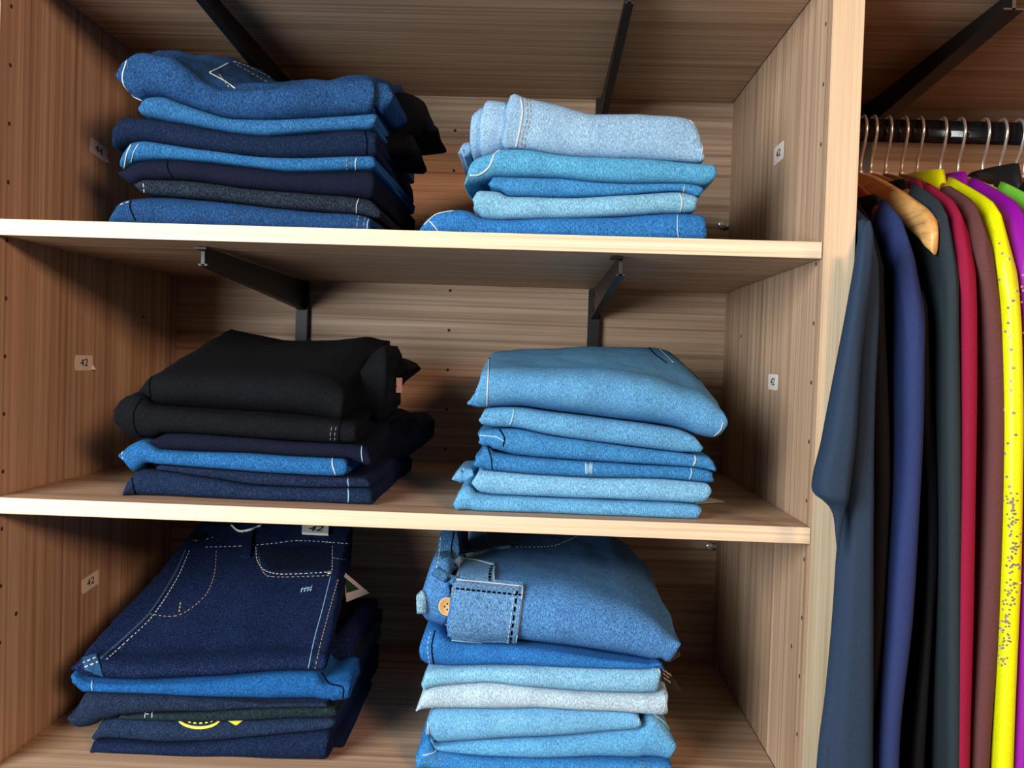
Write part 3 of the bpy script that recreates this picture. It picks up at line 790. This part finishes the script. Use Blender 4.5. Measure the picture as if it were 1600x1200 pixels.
seam(a, [(178, 908), (148, 950), (156, 1060)], THREAD_W, .002, 'hem_edge'); seam(a, [(1168, 935), (1160, 998)], THREAD_W, .0014)
a = jeans(S, 'palest bleached jeans in the middle of the lower right stack', (176, 202, 222),
    [(88, 895), (130, 822), (180, 805), (300, 796), (450, 785), (600, 802), (900, 832), (1240, 842), (1300, 822)],
    [(88, 911), (170, 907), (400, 914), (700, 908), (1000, 918), (1170, 932), (1302, 941)], G, -.002, .7)
seam(a, [(1285, 842), (1290, 890), (1280, 935)], THREAD_W, .0016)
a = jeans(S, 'light blue jeans with pale right hem under the mid blue pair, lower right stack', (128, 184, 222),
    [(125, 775), (150, 718), (250, 714), (500, 706), (700, 708), (1200, 712), (1268, 700)],
    [(128, 812), (240, 792), (450, 784), (600, 801), (900, 831), (1240, 842)], G, 0, .8)
seam(a, [(1256, 708), (1270, 770), (1262, 838)], THREAD_W, .0028, 'hem_edge'); stitch(a, [(1228, 712), (1240, 770), (1236, 835)], THREAD_B)
a = jeans(S, 'mid blue jeans directly beneath the pocketed top pair, lower right stack', (40, 108, 180),
    [(108, 560), (140, 530), (190, 535), (280, 590), (400, 602), (700, 622), (1000, 662), (1282, 692)],
    [(108, 690), (150, 715), (200, 730), (240, 712), (500, 705), (700, 708), (1200, 714)], G, .002, .9)
seam(a, [(182, 540), (168, 620), (180, 718)], THREAD_D, .002); stitch(a, [(162, 545), (148, 620), (160, 712)], THREAD_W)
a = jeans(S, 'washed blue jeans with square pocket and wooden button on the lower right stack', (72, 126, 186),
    [(244, 340), (300, 300), (500, 300), (800, 330), (1100, 410), (1250, 490), (1362, 580)],
    [(244, 590), (400, 600), (570, 612), (900, 647), (1100, 677), (1305, 697), (1364, 600)], G, -.006, 1.1,
    back=[(200, 60), (420, 40), (700, 40), (1000, 55), (1080, 95), (1160, 170), (1240, 260)], wr=.0018, depth=.33, bulge=.05, ease=.9,
    extra=[([(102, 365), (150, 230), (175, 190), (262, 190)], [(102, 440), (130, 500), (240, 528), (262, 532)], .066, .16, 'waistband'), ([(205, 62), (235, 50), (300, 50)], [(190, 300), (300, 300)], .11, .15, 'side_panel', denim((58, 96, 140), 1.0))])
MB = a.mat
patch(a, 'side_panel', [(222, 62), (420, 62), (470, 150), (215, 215)], denim((58, 96, 140), 1.0), .0012, 12, 8)
pk = patch(a, 'back_pocket', [(418, 50), (880, 72), (770, 134), (446, 136)], denim((52, 84, 122), 1.0), .002, 20, 6)
stitch(a, [(424, 66), (450, 130), (600, 138), (760, 130), (868, 84)], THREAD_W, .0014)
patch(a, 'yoke_panel', [(304, 192), (470, 224), (470, 306), (292, 296)], denim((96, 146, 196), 1.1), .0035, 10, 8, only=True)
pk = patch(a, 'pocket', [(286, 292), (608, 324), (572, 612), (246, 584)], denim((88, 136, 186), 1.2), .005, 24, 18, 'square patch pocket with pale edges', only=True)
patch(a, 'pocket_hem', [(286, 292), (608, 324), (604, 372), (282, 338)], denim((82, 128, 176), 1.1), .0012, 20, 5)
seam(a, [(288, 294), (440, 308), (606, 326)], THREAD_W, .0018, 'pocket_edge'); seam(a, [(606, 328), (592, 470), (572, 608)], THREAD_W, .0018, 'pocket_edge')
seam(a, [(246, 584), (400, 598), (570, 608)], THREAD_B, .0016, 'pocket_edge')
stitch(a, [(290, 312), (440, 328), (598, 342)], THREAD_T); stitch(a, [(284, 336), (440, 352), (600, 368)], THREAD_D, .002)
ribbon(a, 'stitching', [(578, 350), (562, 470), (545, 602)], .0024, THREAD_D, .0006, dash=.005); ribbon(a, 'stitching', [(566, 350), (550, 470), (533, 600)], .0012, THREAD_W, .0007, dash=.004)
ribbon(a, 'stitching', [(456, 228), (448, 262), (446, 300)], .003, THREAD_D, .0007, dash=.004); seam(a, [(470, 226), (466, 262), (470, 304)], THREAD_W, .0016)
ribbon(a, 'belt_strap', [(282, 214), (320, 182), (390, 166), (450, 150), (545, 140)], .010, denim((110, 152, 188), 1.0), .003)
ribbon(a, 'belt_strap', [(185, 250), (210, 270), (280, 300)], .012, denim((60, 100, 146), 1.0), .003)
seam(a, [(304, 192), (380, 200), (470, 224)], THREAD_W, .0016); seam(a, [(304, 192), (298, 250), (292, 296)], THREAD_W, .0016); stitch(a, [(285, 206), (322, 176), (390, 160), (450, 145)], THREAD_W); stitch(a, [(212, 90), (200, 200), (192, 238)], THREAD_W); seam(a, [(274, 65), (262, 150), (270, 190)], THREAD_D, .002)
ribbon(a, 'belt_loop', [(122, 360), (118, 400), (120, 448)], .012, denim((130, 168, 196), 1.0), .004)
stitch(a, [(136, 492), (180, 505), (245, 514)], THREAD_T, .0016); seam(a, [(134, 510), (180, 522), (245, 530)], THREAD_W, .0016)
h = cast(a, 246, 422)
if h:
    nrm = Vector((-.12, -1, .1)).normalized(); o = h[0]+nrm*.002
    v, f = lathe_vf([(.0105, -.002), (.0108, .001), (.0100, .0026), (.0085, .0022), (.0080, .0016), (.0001, .0016)], o, nrm, 28)
    bt = part('button', v, f, WOODBTN, a.root, True, 'tan wooden four-hole button')
    ax = nrm.orthogonal().normalized(); bx = nrm.cross(ax)
    for k in range(4):
        t = math.pi/4+k*math.pi/2; c = o+(ax*math.cos(t)+bx*math.sin(t))*.0032+nrm*.0014
        v, f = lathe_vf([(.0011, 0), (.0011, .0004)], c, nrm, 10); part('button_hole', v, f, INK, bt)
stitch(a, [(268, 330), (266, 375)], THREAD_T, .002)

# loose hang tags poking out of the stacks on the right
def card(name, pts, Y, mat, label, lean=0.0):
    P = [Vector(atY(px, py, Y+lean*k)) for k, (px, py) in enumerate(pts)]
    n = (P[1]-P[0]).cross(P[2]-P[0]).normalized()*.0008; N = len(P)
    t = thing('hang_tag', P[0], label, 'tag')
    part('card', P+[p+n for p in P], [list(range(N)), list(range(N, 2*N))[::-1]]+[[i, (i+1) % N, N+(i+1) % N, N+i] for i in range(N)], mat, t, False)
    return t, P
t, P = card('hang_tag', [(1033, 1040), (1046, 1050), (1064, 1076), (1060, 1082), (1034, 1072)], .085, CARD_B, 'black hang tag with white lettering poking out of the lower right stack')
ex = (P[2]-P[1]).normalized(); ez = Vector((0, -1, 0)); ey = ez.cross(ex)
prt = []
for (a0, b0, a1, b1) in ((1036.5, 1047, 1050, 1056), (1037.5, 1053, 1045, 1058.5), (1038, 1059.5, 1048, 1066.5)):
    for q in range(5):
        if q == 2 and a1 < 1046: continue
        t0 = q/5; ca, cb = a0+(a1-a0)*t0, b0+(b1-b0)*t0; ww = .0011 if q % 2 else .0016
        c_ = Vector(atY(ca, cb, .0835)); prt.append(place_vf(box_vf(-ww, ww, -.0007, .0007, 0, .0003), c_, ex, ey, ez))
v, f = merge(prt); part('print', v, f, plain('grey_print', (170, 165, 160), .7), t, False)
card('hang_tag', [(1040, 1022), (1062, 1018), (1064, 1025), (1044, 1036)], .085, plain('dark_grey_card', (40, 40, 44), .5), 'small dark hang tag under the pocketed jeans, lower right stack')
p = [Vector(atY(px, py, .16)) for px, py in ((1108, 748), (1142, 758))]
t = thing('hang_tag', (p[0].x+.02, .16, Z2), 'white paper tag lying on the middle shelf beside light blue jeans', 'tag')
V = [(.785, .135, Z2+.001), (.826, .160, Z2+.0012), (.806, .185, Z2+.003), (.77, .165, Z2+.003)]
V = V+[(x, y, z+.0007) for x, y, z in V]
part('card', V, [[0, 1, 2, 3], [7, 6, 5, 4]]+[[i, (i+1) % 4, 4+(i+1) % 4, 4+i] for i in range(4)], WHITE, t, False)

# ------------------------------------------------------------------ hanging bay
RY, RZ = .25, -.053+OZ
rod = thing('clothes_rod', (XD, RY, RZ), 'glossy black oval clothes rail carrying the hangers', 'clothes rail')
N = 24; V = []
for x in (XD+.002, XE-.002):
    for k in range(N):
        t = 2*math.pi*k/N; V.append((x, RY+.0075*math.cos(t), RZ+.0150*math.sin(t)))
part('rail', V, [[k, (k+1) % N, N+(k+1) % N, N+k] for k in range(N)]+[list(range(N))[::-1], list(range(N, 2*N))], plain('gloss_black_rail', (20, 20, 23), .12), rod)
box('end_socket', XD+.0005, XD+.006, RY-.016, RY+.016, RZ-.022, RZ+.02, STEEL, rod)
box('end_socket', XE-.006, XE-.0005, RY-.016, RY+.016, RZ-.022, RZ+.02, STEEL, rod)
box('hanging_strap', XD+.012, XD+.024, RY+.009, RY+.013, RZ-.03, ZC-.001, STEEL, rod)

HW = {'light': (224, 176, 108), 'mid': (176, 108, 56), 'red': (150, 78, 40), 'brown': (132, 80, 50), 'pale': (226, 184, 122)}
HM = {k: wood('hanger_wood_'+k, 'Y', tuple(min(255, int(c*1.08)) for c in v), v, tuple(int(c*.82) for c in v)) for k, v in HW.items()}
for k in HM: HM[k].node_tree.nodes['Principled BSDF'].inputs['Roughness'].default_value = .3
ZN = RZ-.052                                # top of the hanger body below the rail
HALF = .262
def hz(y):                                  # top line of a hanger arm
    q = min(1.15, abs(y-RY)/HALF)
    return ZN-.004-.098*q**1.2-.012*max(0, (q-.86)/.14)**2
def hanger_meshes(half=HALF):
    L = []
    ys = np.linspace(-half, half, 41); V = []; F = []
    for y in ys:
        s = abs(y)/half
        zt = hz(RY+y)
        hgt = .030+.010*(1-s)+.004*s - .006*max(0, (s-.9)/.1)**2
        wx = .0060+.0022*s**1.5
        if s > .95: wx *= math.sqrt(max(.10, 1-((s-.95)/.053)**2))
        for k in range(14):
            a_ = 2*math.pi*k/14
            V.append((wx*math.copysign(abs(math.cos(a_))**.75, math.cos(a_)), RY+y, zt-hgt/2+hgt/2*math.copysign(abs(math.sin(a_))**.75, math.sin(a_))))
    for i in range(40):
        for k in range(14): F.append([i*14+k, i*14+(k+1) % 14, (i+1)*14+(k+1) % 14, (i+1)*14+k])
    F += [list(range(14))[::-1], [40*14+k for k in range(14)]]
    body = (V, F)
    r = .0205; pts = [(0, RY, ZN-.012), (0, RY, ZN+.006), (0, RY-.001, ZN+.014), (0, RY-.006, ZN+.022), (0, RY-.013, ZN+.031)]
    cz = RZ+.0150-r+.0030
    for k in range(15):
        t = math.radians(-35+k*15.5); pts.append((0, RY-r*math.cos(t)*.93, cz+r*math.sin(t)))
    return body, tube_vf(pts, .0020, 8)
HB, HK = hanger_meshes()
class Hg: pass
hproto = None
def hanger(x, tone, label, yaw=0.0, dy=0.0, zs=1.0, wid=1.0):
    global hproto
    if hproto is None:
        t = thing('coat_hanger', (0, RY, ZN), label, 'hanger', 'wooden hangers on the rail')
        part('wooden_arms', HB[0], HB[1], HM[tone], t); part('hook', HK[0], HK[1], SILVER, t)
        v, f = lathe_vf([(.0035, -.004), (.0035, .0012), (.0022, .0018)], (0, RY, ZN-.002), (0, 0, 1), 12); part('hook_collar', v, f, SILVER, t)
        hproto = t; kids = None
    else:
        t = hproto.copy(); COL.objects.link(t)
        for c_ in [k for k in bpy.data.objects if k.parent == hproto]:
            o = c_.copy(); COL.objects.link(o); o.parent = t
            if 'arms' in c_.name:
                o.data = c_.data.copy(); o.data.materials[0] = HM[tone]
    t['label'] = label
    for c_ in bpy.data.objects:
        if c_.parent == t and 'arms' in c_.name: c_.scale = (wid, 1, zs)
    t.location = (x, RY+dy, ZN); t.rotation_euler = (0, 0, yaw)
    return t

def garment(name, label, cat, hx, right, mat, thick, yf=-.035, nk=.15, zbot=.35, seed=0, collar=None, fold=.003, yb=.50, drop=.010, low=None, zs=1.0, quilt=False):
    """a garment on its hanger seen edge on: right = px outline of its near edge, nk = half width of the neck opening"""
    pr = [atY(x_, y_, yf+.012) for x_, y_ in right if y_ >= 400]; fx = interp([-p[2] for p in pr], [p[0] for p in pr])
    g = thing(name, (hx, RY, zbot), label, cat, 'clothes on the rail')
    k = (hx-(fx(-(OZ-.23))-thick/2))/(RY-yf)
    tip = RY-HALF
    def ztop(y):
        z = ZN+(hz(y)-ZN)*zs+drop
        d = abs(y-RY)
        z -= .045*(1-min(1, max(0, (d-nk+.012)/.024)))
        if low is not None: z = min(z, OZ+low-.2*max(0, d-.15))
        over = max(0, (RY-d)-0) if False else max(0, d-(HALF-.002))
        z -= 60*over**2
        return z
    yb = min(yb, RY+HALF+.012)
    zn = ZN+(hz(RY-nk)-ZN)*zs-.022
    # plan outline: near fold then both sides to the back
    plan = []
    nc = 7; ns = 26
    for i in range(ns+1): plan.append((yf+thick/2+(yb-yf-thick/2)*(1-i/ns), -1, 1.0))
    for i in range(1, nc*2):
        a_ = math.pi*i/(nc*2); plan.append((yf+thick/2-thick/2*math.sin(a_), -math.cos(a_), 1.0))
    for i in range(ns+1): plan.append((yf+thick/2+(yb-yf-thick/2)*i/ns, 1, 1.0))
    NL = 46; V = []; F = []; n = len(plan)
    lev = [1-(1-i/NL)**1.0 for i in range(NL+1)]
    for li in range(NL+1):
        t = li/NL; t = t**.75
        for (y, sd, _) in plan:
            zt = ztop(max(y, yf)); z = zbot+(zt-zbot)*t
            th = thick*(1+.25*noise.noise(Vector((seed, z*5, 1))))
            if quilt: th *= .85+.35*abs(math.sin(z*48+y*10))
            up = (zt-z)
            rr = .006
            if up < rr: th *= math.sqrt(max(.03, 1-(1-up/rr)**2))
            xr = fx(-z)+k*(y-yf)
            xc = xr-thick/2
            wv = fold*(noise.noise(Vector((seed*2.3, y*16, z*1.3)))+.6*math.sin(y*38+seed+z*2.0))
            V.append(Vector((xc+sd*th/2+wv*min(1, up/.05), y, z)))
    for li in range(NL):
        for i in range(n):
            q = (i+1) % n; F.append([li*n+i, li*n+q, (li+1)*n+q, (li+1)*n+i])
    F.append(list(range(n))[::-1])
    for i in range(n//2):                   # close the shoulder line
        a0, a1, b0, b1 = NL*n+i, NL*n+i+1, NL*n+n-1-i, NL*n+n-2-i
        if a1 < b1: F.append([a0, a1, b1, b0])
    g_body = part('body', V, F, mat, g)
    if collar:
        cm, h_, rx_, up_ = collar; ry_ = nk
        xh = hx; NN = 36; V = []; F = []
        prof = [(1.0, -.012), (1.02, .3*h_), (.96, .7*h_), (.90, h_), (.84, h_+.001), (.86, .6*h_), (.9, -.010)]
        for s_, hh in prof:
            for q in range(NN):
                a_ = 2*math.pi*q/NN; y_ = ry_*s_*math.cos(a_); x_ = rx_*s_*math.sin(a_)
                zz_ = zn+.010*(1-abs(math.cos(a_)))
                V.append((xh+x_+k*y_, RY+y_, zz_+hh+up_))
        for r_ in range(len(prof)):
            r2 = (r_+1) % len(prof)
            for q in range(NN): F.append([r_*NN+q, r_*NN+(q+1) % NN, r2*NN+(q+1) % NN, r2*NN+q])
        part('collar', V, F, cm, g)
    g_bv = BVHTree.FromObject(g_body, bpy.context.evaluated_depsgraph_get()) if False else None
    return g, g_body

C_ABAYA = cloth('black_blue_crepe', (38, 55, 76)); C_BLACK = cloth('black_suiting', (14, 15, 19)); C_NAVY = cloth('navy_wool', (40, 54, 100))
C_NAVYD = cloth('dark_navy_collar', (20, 24, 44)); C_BG = cloth('green_black_suiting', (40, 51, 57)); C_CRIM = cloth('crimson_crepe', (136, 22, 56)); C_BROWN = cloth('brown_crepe', (92, 58, 58))
C_YEL = cloth('lime_satin', (222, 228, 8), .38, 0, .4); C_PUR = cloth('purple_satin', (138, 14, 158), .4, 0, .4); C_GRN = cloth('lime_green_satin', (120, 208, 66), .4, 0, .4)
C_PUF = cloth('black_nylon', (26, 27, 30), .35, 0, .4); C_PINK = cloth('pale_pink_cotton', (206, 176, 190))

hk = lambda px: atY(px, 262, RY)[0]
GL = [  # hook x, wood, hanger label, garment
 (.950, 'brown', 'brown wooden hanger nearest the divider, almost hidden', ('jacket', 'black jacket squeezed between dark long dress and navy jacket', 'jacket',
    [(1362, 330), (1378, 400), (1386, 600), (1388, 800), (1372, 1200), (1370, 1500)], C_BLACK, .017, dict(yf=-.022, nk=.12, zs=1.25))),
 (.979, 'red', 'reddish wooden hanger carrying the navy jacket', ('jacket', 'navy blue jacket with dark collar on the rail', 'jacket',
    [(1425, 340), (1441, 400), (1444, 500), (1442, 700), (1425, 950), (1402, 1171), (1390, 1500)], C_NAVY, .021, dict(yf=-.040, nk=.165, zs=1.22, collar=(C_NAVYD, .016, .013, .020)))),
 (hk(1345), 'light', 'light wooden hanger with bare front arm beside the navy jacket', ('dress', 'black dress hanging below the bare wooden hanger arm', 'dress',
    [(1440, 400), (1452, 600), (1460, 900), (1440, 1200), (1435, 1500)], C_BLACK, .012, dict(yf=-.01, low=-.262))),
 (hk(1361), 'mid', 'brown wooden hanger carrying the green-black suit jacket', ('jacket', 'green-black suit jacket between navy jacket and crimson garment', 'jacket',
    [(1487, 350), (1495, 400), (1498, 600), (1500, 800), (1500, 1200), (1500, 1500)], C_BG, .014, dict(nk=.14, collar=(C_BLACK, .022, .010, .014)))),
 (hk(1384), 'brown', 'dark brown wooden hanger carrying the crimson garment', ('blouse', 'crimson long garment between black jacket and brown garment', 'blouse',
    [(1512, 350), (1519, 400), (1520, 700), (1516, 950), (1512, 1171), (1508, 1500)], C_CRIM, .017, dict(nk=.14, collar=(C_CRIM, .020, .011, .016)))),
 (hk(1409), 'red', 'red-brown wooden hanger carrying the brown garment', ('blouse', 'brown long garment between crimson and yellow garments', 'blouse',
    [(1536, 350), (1547, 400), (1560, 520), (1565, 700), (1556, 950), (1542, 1171), (1540, 1500)], C_BROWN, .019, dict(nk=.14, yf=-.028))),
 (hk(1433), 'mid', 'mid brown wooden hanger carrying the lime yellow blouse', ('blouse', 'lime yellow satin blouse with rhinestones', 'blouse',
    [(1570, 350), (1584, 400), (1590, 520), (1592, 700), (1588, 900), (1577, 1171), (1572, 1500)], C_YEL, .018, dict(nk=.095, fold=.006, collar=(C_YEL, .034, .017, .006)))),
 (hk(1469), 'brown', 'brown wooden hanger carrying the purple blouse', ('blouse', 'purple satin blouse with rhinestones at the right edge', 'blouse',
    [(1608, 340), (1622, 400), (1634, 700), (1622, 950), (1612, 1171), (1605, 1500)], C_PUR, .020, dict(nk=.095, collar=(C_PUR, .032, .013, .006)))),
 (hk(1497), 'light', 'golden wooden hanger carrying the lime green blouse', ('blouse', 'lime green blouse of which little but the collar shows', 'blouse',
    [(1650, 340), (1665, 400), (1680, 700), (1680, 1200), (1680, 1500)], C_GRN, .018, dict(nk=.12, collar=(C_GRN, .026, .014, .002)))),
 (hk(1535), 'mid', 'orange-brown wooden hanger carrying the black puffer jacket', ('puffer_jacket', 'black quilted puffer jacket with stand-up collar', 'jacket',
    [(1690, 340), (1705, 400), (1720, 700), (1720, 1200), (1720, 1500)], C_PUF, .024, dict(nk=.12, quilt=True, collar=(C_PUF, .050, .017, .004)))),
 (hk(1557)+.004, 'red', 'reddish wooden hanger to the right of the black puffer jacket', ('blouse', 'pale pink garment at the right edge', 'blouse',
    [(1730, 340), (1745, 400), (1765, 700), (1765, 1200), (1765, 1500)], C_PINK, .018, dict(nk=.12, collar=(C_PINK, .030, .014, .002)))),
 (hk(1582)+.004, 'mid', 'wooden hanger second from the right edge of the photo', None),
 (hk(1600), 'light', 'wooden hanger at the right edge of the photo', None)]
GO = {}
for gi, (x_, tone_, hl_, g_) in enumerate(GL):
    yaw_ = 0.0
    if g_:
        nm_, lb_, ct_, rt_, mt_, tk_, kw_ = g_
        GO[gi] = garment(nm_, lb_, ct_, x_, rt_, mt_, tk_, seed=gi+1, **kw_)
        yf_ = kw_.get('yf', -.035); p_ = atY(*rt_[1], yf_+.012)
        yaw_ = -math.atan2(x_-(p_[0]-tk_/2), RY-yf_)
    hanger(x_, tone_, hl_, yaw_, zs=g_[6].get('zs', 1.0) if g_ else 1.0, wid=1.05 if gi == 2 else .72)
(gy, gyb), (gp, gpb) = GO[6], GO[7]

# long dark dress with a wide sleeve, spilling in front of the divider
def abaya():
    g = thing('long_dress', (.90, -.05, .80), 'long dark blue-black dress with wide sleeve hanging before the divider', 'dress', 'clothes on the rail')
    def panel(name, YA, L, Rr, dep, folds, zb=None):
        PL = [atY(a_, b_, YA) for a_, b_ in L]; PR = [atY(a_, b_, YA) for a_, b_ in Rr]
        fl = interp([-p[2] for p in PL], [p[0] for p in PL]); fr = interp([-p[2] for p in PR], [p[0] for p in PR])
        zt = PL[0][2]; zb_ = PL[-1][2] if zb is None else zb
        NL, NU = 90, 26; V = []; F = []
        for i in range(NL+1):
            z = zt+(zb_-zt)*i/NL; x0, x1 = fl(-z), max(fr(-z), fl(-z)+.0015)
            dp = min(dep, .008+.5*(zt-z))*min(1, (x1-x0)/.03)
            for s_ in (0, 1):
                for k_ in range(NU+1):
                    u = k_/NU if s_ == 0 else 1-k_/NU
                    ed = math.sqrt(max(0, 1-(2*u-1)**4))
                    gr = sum(a_*math.exp(-((x0+(x1-x0)*u-(cx+sl*(zt-z)))/w_)**2) for a_, cx, sl, w_ in folds)
                    V.append((x0+(x1-x0)*u, YA+((-dp+gr*min(1, (zt-z)/.1))*ed if s_ == 0 else dp*.7*ed), z))
        n = 2*(NU+1)
        for i in range(NL):
            for k_ in range(n): F.append([i*n+k_, i*n+(k_+1) % n, (i+1)*n+(k_+1) % n, (i+1)*n+k_])
        F += [list(range(n)), [NL*n+k_ for k_ in range(n)][::-1]]
        part(name, V, F, C_ABAYA, g)
    panel('sleeve', -.066, [(1356, 345), (1343, 366), (1334, 420), (1320, 500), (1301, 600), (1284, 690), (1269, 760), (1271, 770), (1287, 783), (1298, 795), (1303, 810), (1306, 840), (1308, 868)],
          [(1360, 345), (1364, 366), (1361, 420), (1352, 500), (1343, 580), (1336, 680), (1326, 760), (1318, 810), (1312, 850), (1310, 868)], .020,
          [(.007, .915, -.03, .009)])
    panel('dress_front', -.040, [(1350, 380), (1345, 420), (1338, 520), (1330, 640), (1318, 760), (1308, 860), (1302, 950), (1290, 1080), (1277, 1180), (1268, 1300)],
          [(1366, 380), (1371, 420), (1371, 500), (1366, 600), (1363, 700), (1362, 800), (1362, 1000), (1362, 1180), (1362, 1300)], .018,
          [(.006, .905, -.012, .007)], .80)
    # back part between divider and the next jacket
    xs0 = XD+.003; V = []; F = []
    prof = [(-.022, -.245), (-.005, -.215), (.08, -.175), (.16, -.15), (.25, -.14), (.34, -.16), (.46, -.24)]
    NLv = 12
    for y, zz in prof:
        for k_ in range(NLv+1):
            z = (zz+OZ)+(.80-(zz+OZ))*k_/NLv
            V.append((xs0+.002*math.sin(k_*.9+y*20), y, z)); V.append((xs0+.012+.002*math.sin(k_*.7+y*25), y, z))
    r = 2*(NLv+1)
    for i in range(len(prof)-1):
        for k_ in range(NLv):
            a0 = i*r+2*k_; b0 = a0+r
            F += [[a0, a0+2, b0+2, b0], [a0+1, b0+1, b0+3, a0+3]]
        F += [[i*r, (i+1)*r, (i+1)*r+1, i*r+1], [i*r+2*NLv, i*r+2*NLv+1, (i+1)*r+2*NLv+1, (i+1)*r+2*NLv]]
    for i in (0, len(prof)-1):
        for k_ in range(NLv): F.append([i*r+2*k_, i*r+2*k_+1, i*r+2*k_+3, i*r+2*k_+2])
    part('dress_body', V, F, C_ABAYA, g)
abaya()

# rhinestones
def studs(g, body, px_pts, r, mat):
    me = body.data; off = world_loc(g)
    bv = BVHTree.FromPolygons([tuple(v.co+off) for v in me.vertices], [list(p.vertices) for p in me.polygons])
    vfs = []
    for a_, b_ in px_pts:
        d = Vector(ray(a_, b_)).normalized(); h = bv.ray_cast(Vector(CAM), d)
        if h[0] is None: continue
        n = h[1] if h[1].dot(d) < 0 else -h[1]
        vfs.append(lathe_vf([(r, -.0004), (r*.9, r*.5), (r*.4, r*.9)], h[0], n, 7))
    if vfs:
        v, f = merge(vfs); props(part('rhinestones', v, f, mat, g, False), kind='stuff')
GEM = plain('rhinestone', (226, 220, 226), .12, .7); GEMD = plain('dark_rhinestone', (165, 145, 150), .2, .5)
rnd = random.Random(3)
pts = [(1566+rnd.uniform(-12, 22), y+rnd.uniform(-6, 6)) for y in range(380, 760, 15)]
studs(gy, gyb, pts, .0017, GEM)
pts = []
for k in range(150):
    t = rnd.random(); y = 770+270*t; xc = 1578+8*math.sin(t*5)-4*t
    pts.append((xc+rnd.gauss(0, 5.5), y))
pts += [(1568+16*math.cos(t_), 1000+30*math.sin(t_)) for t_ in np.linspace(1.2, 4.6, 14)]
studs(gy, gyb, pts, .0012, GEMD); 
studs(gp, gpb, [(1594+rnd.uniform(-6, 6), y) for y in range(430, 720, 6)], .0016, GEM)
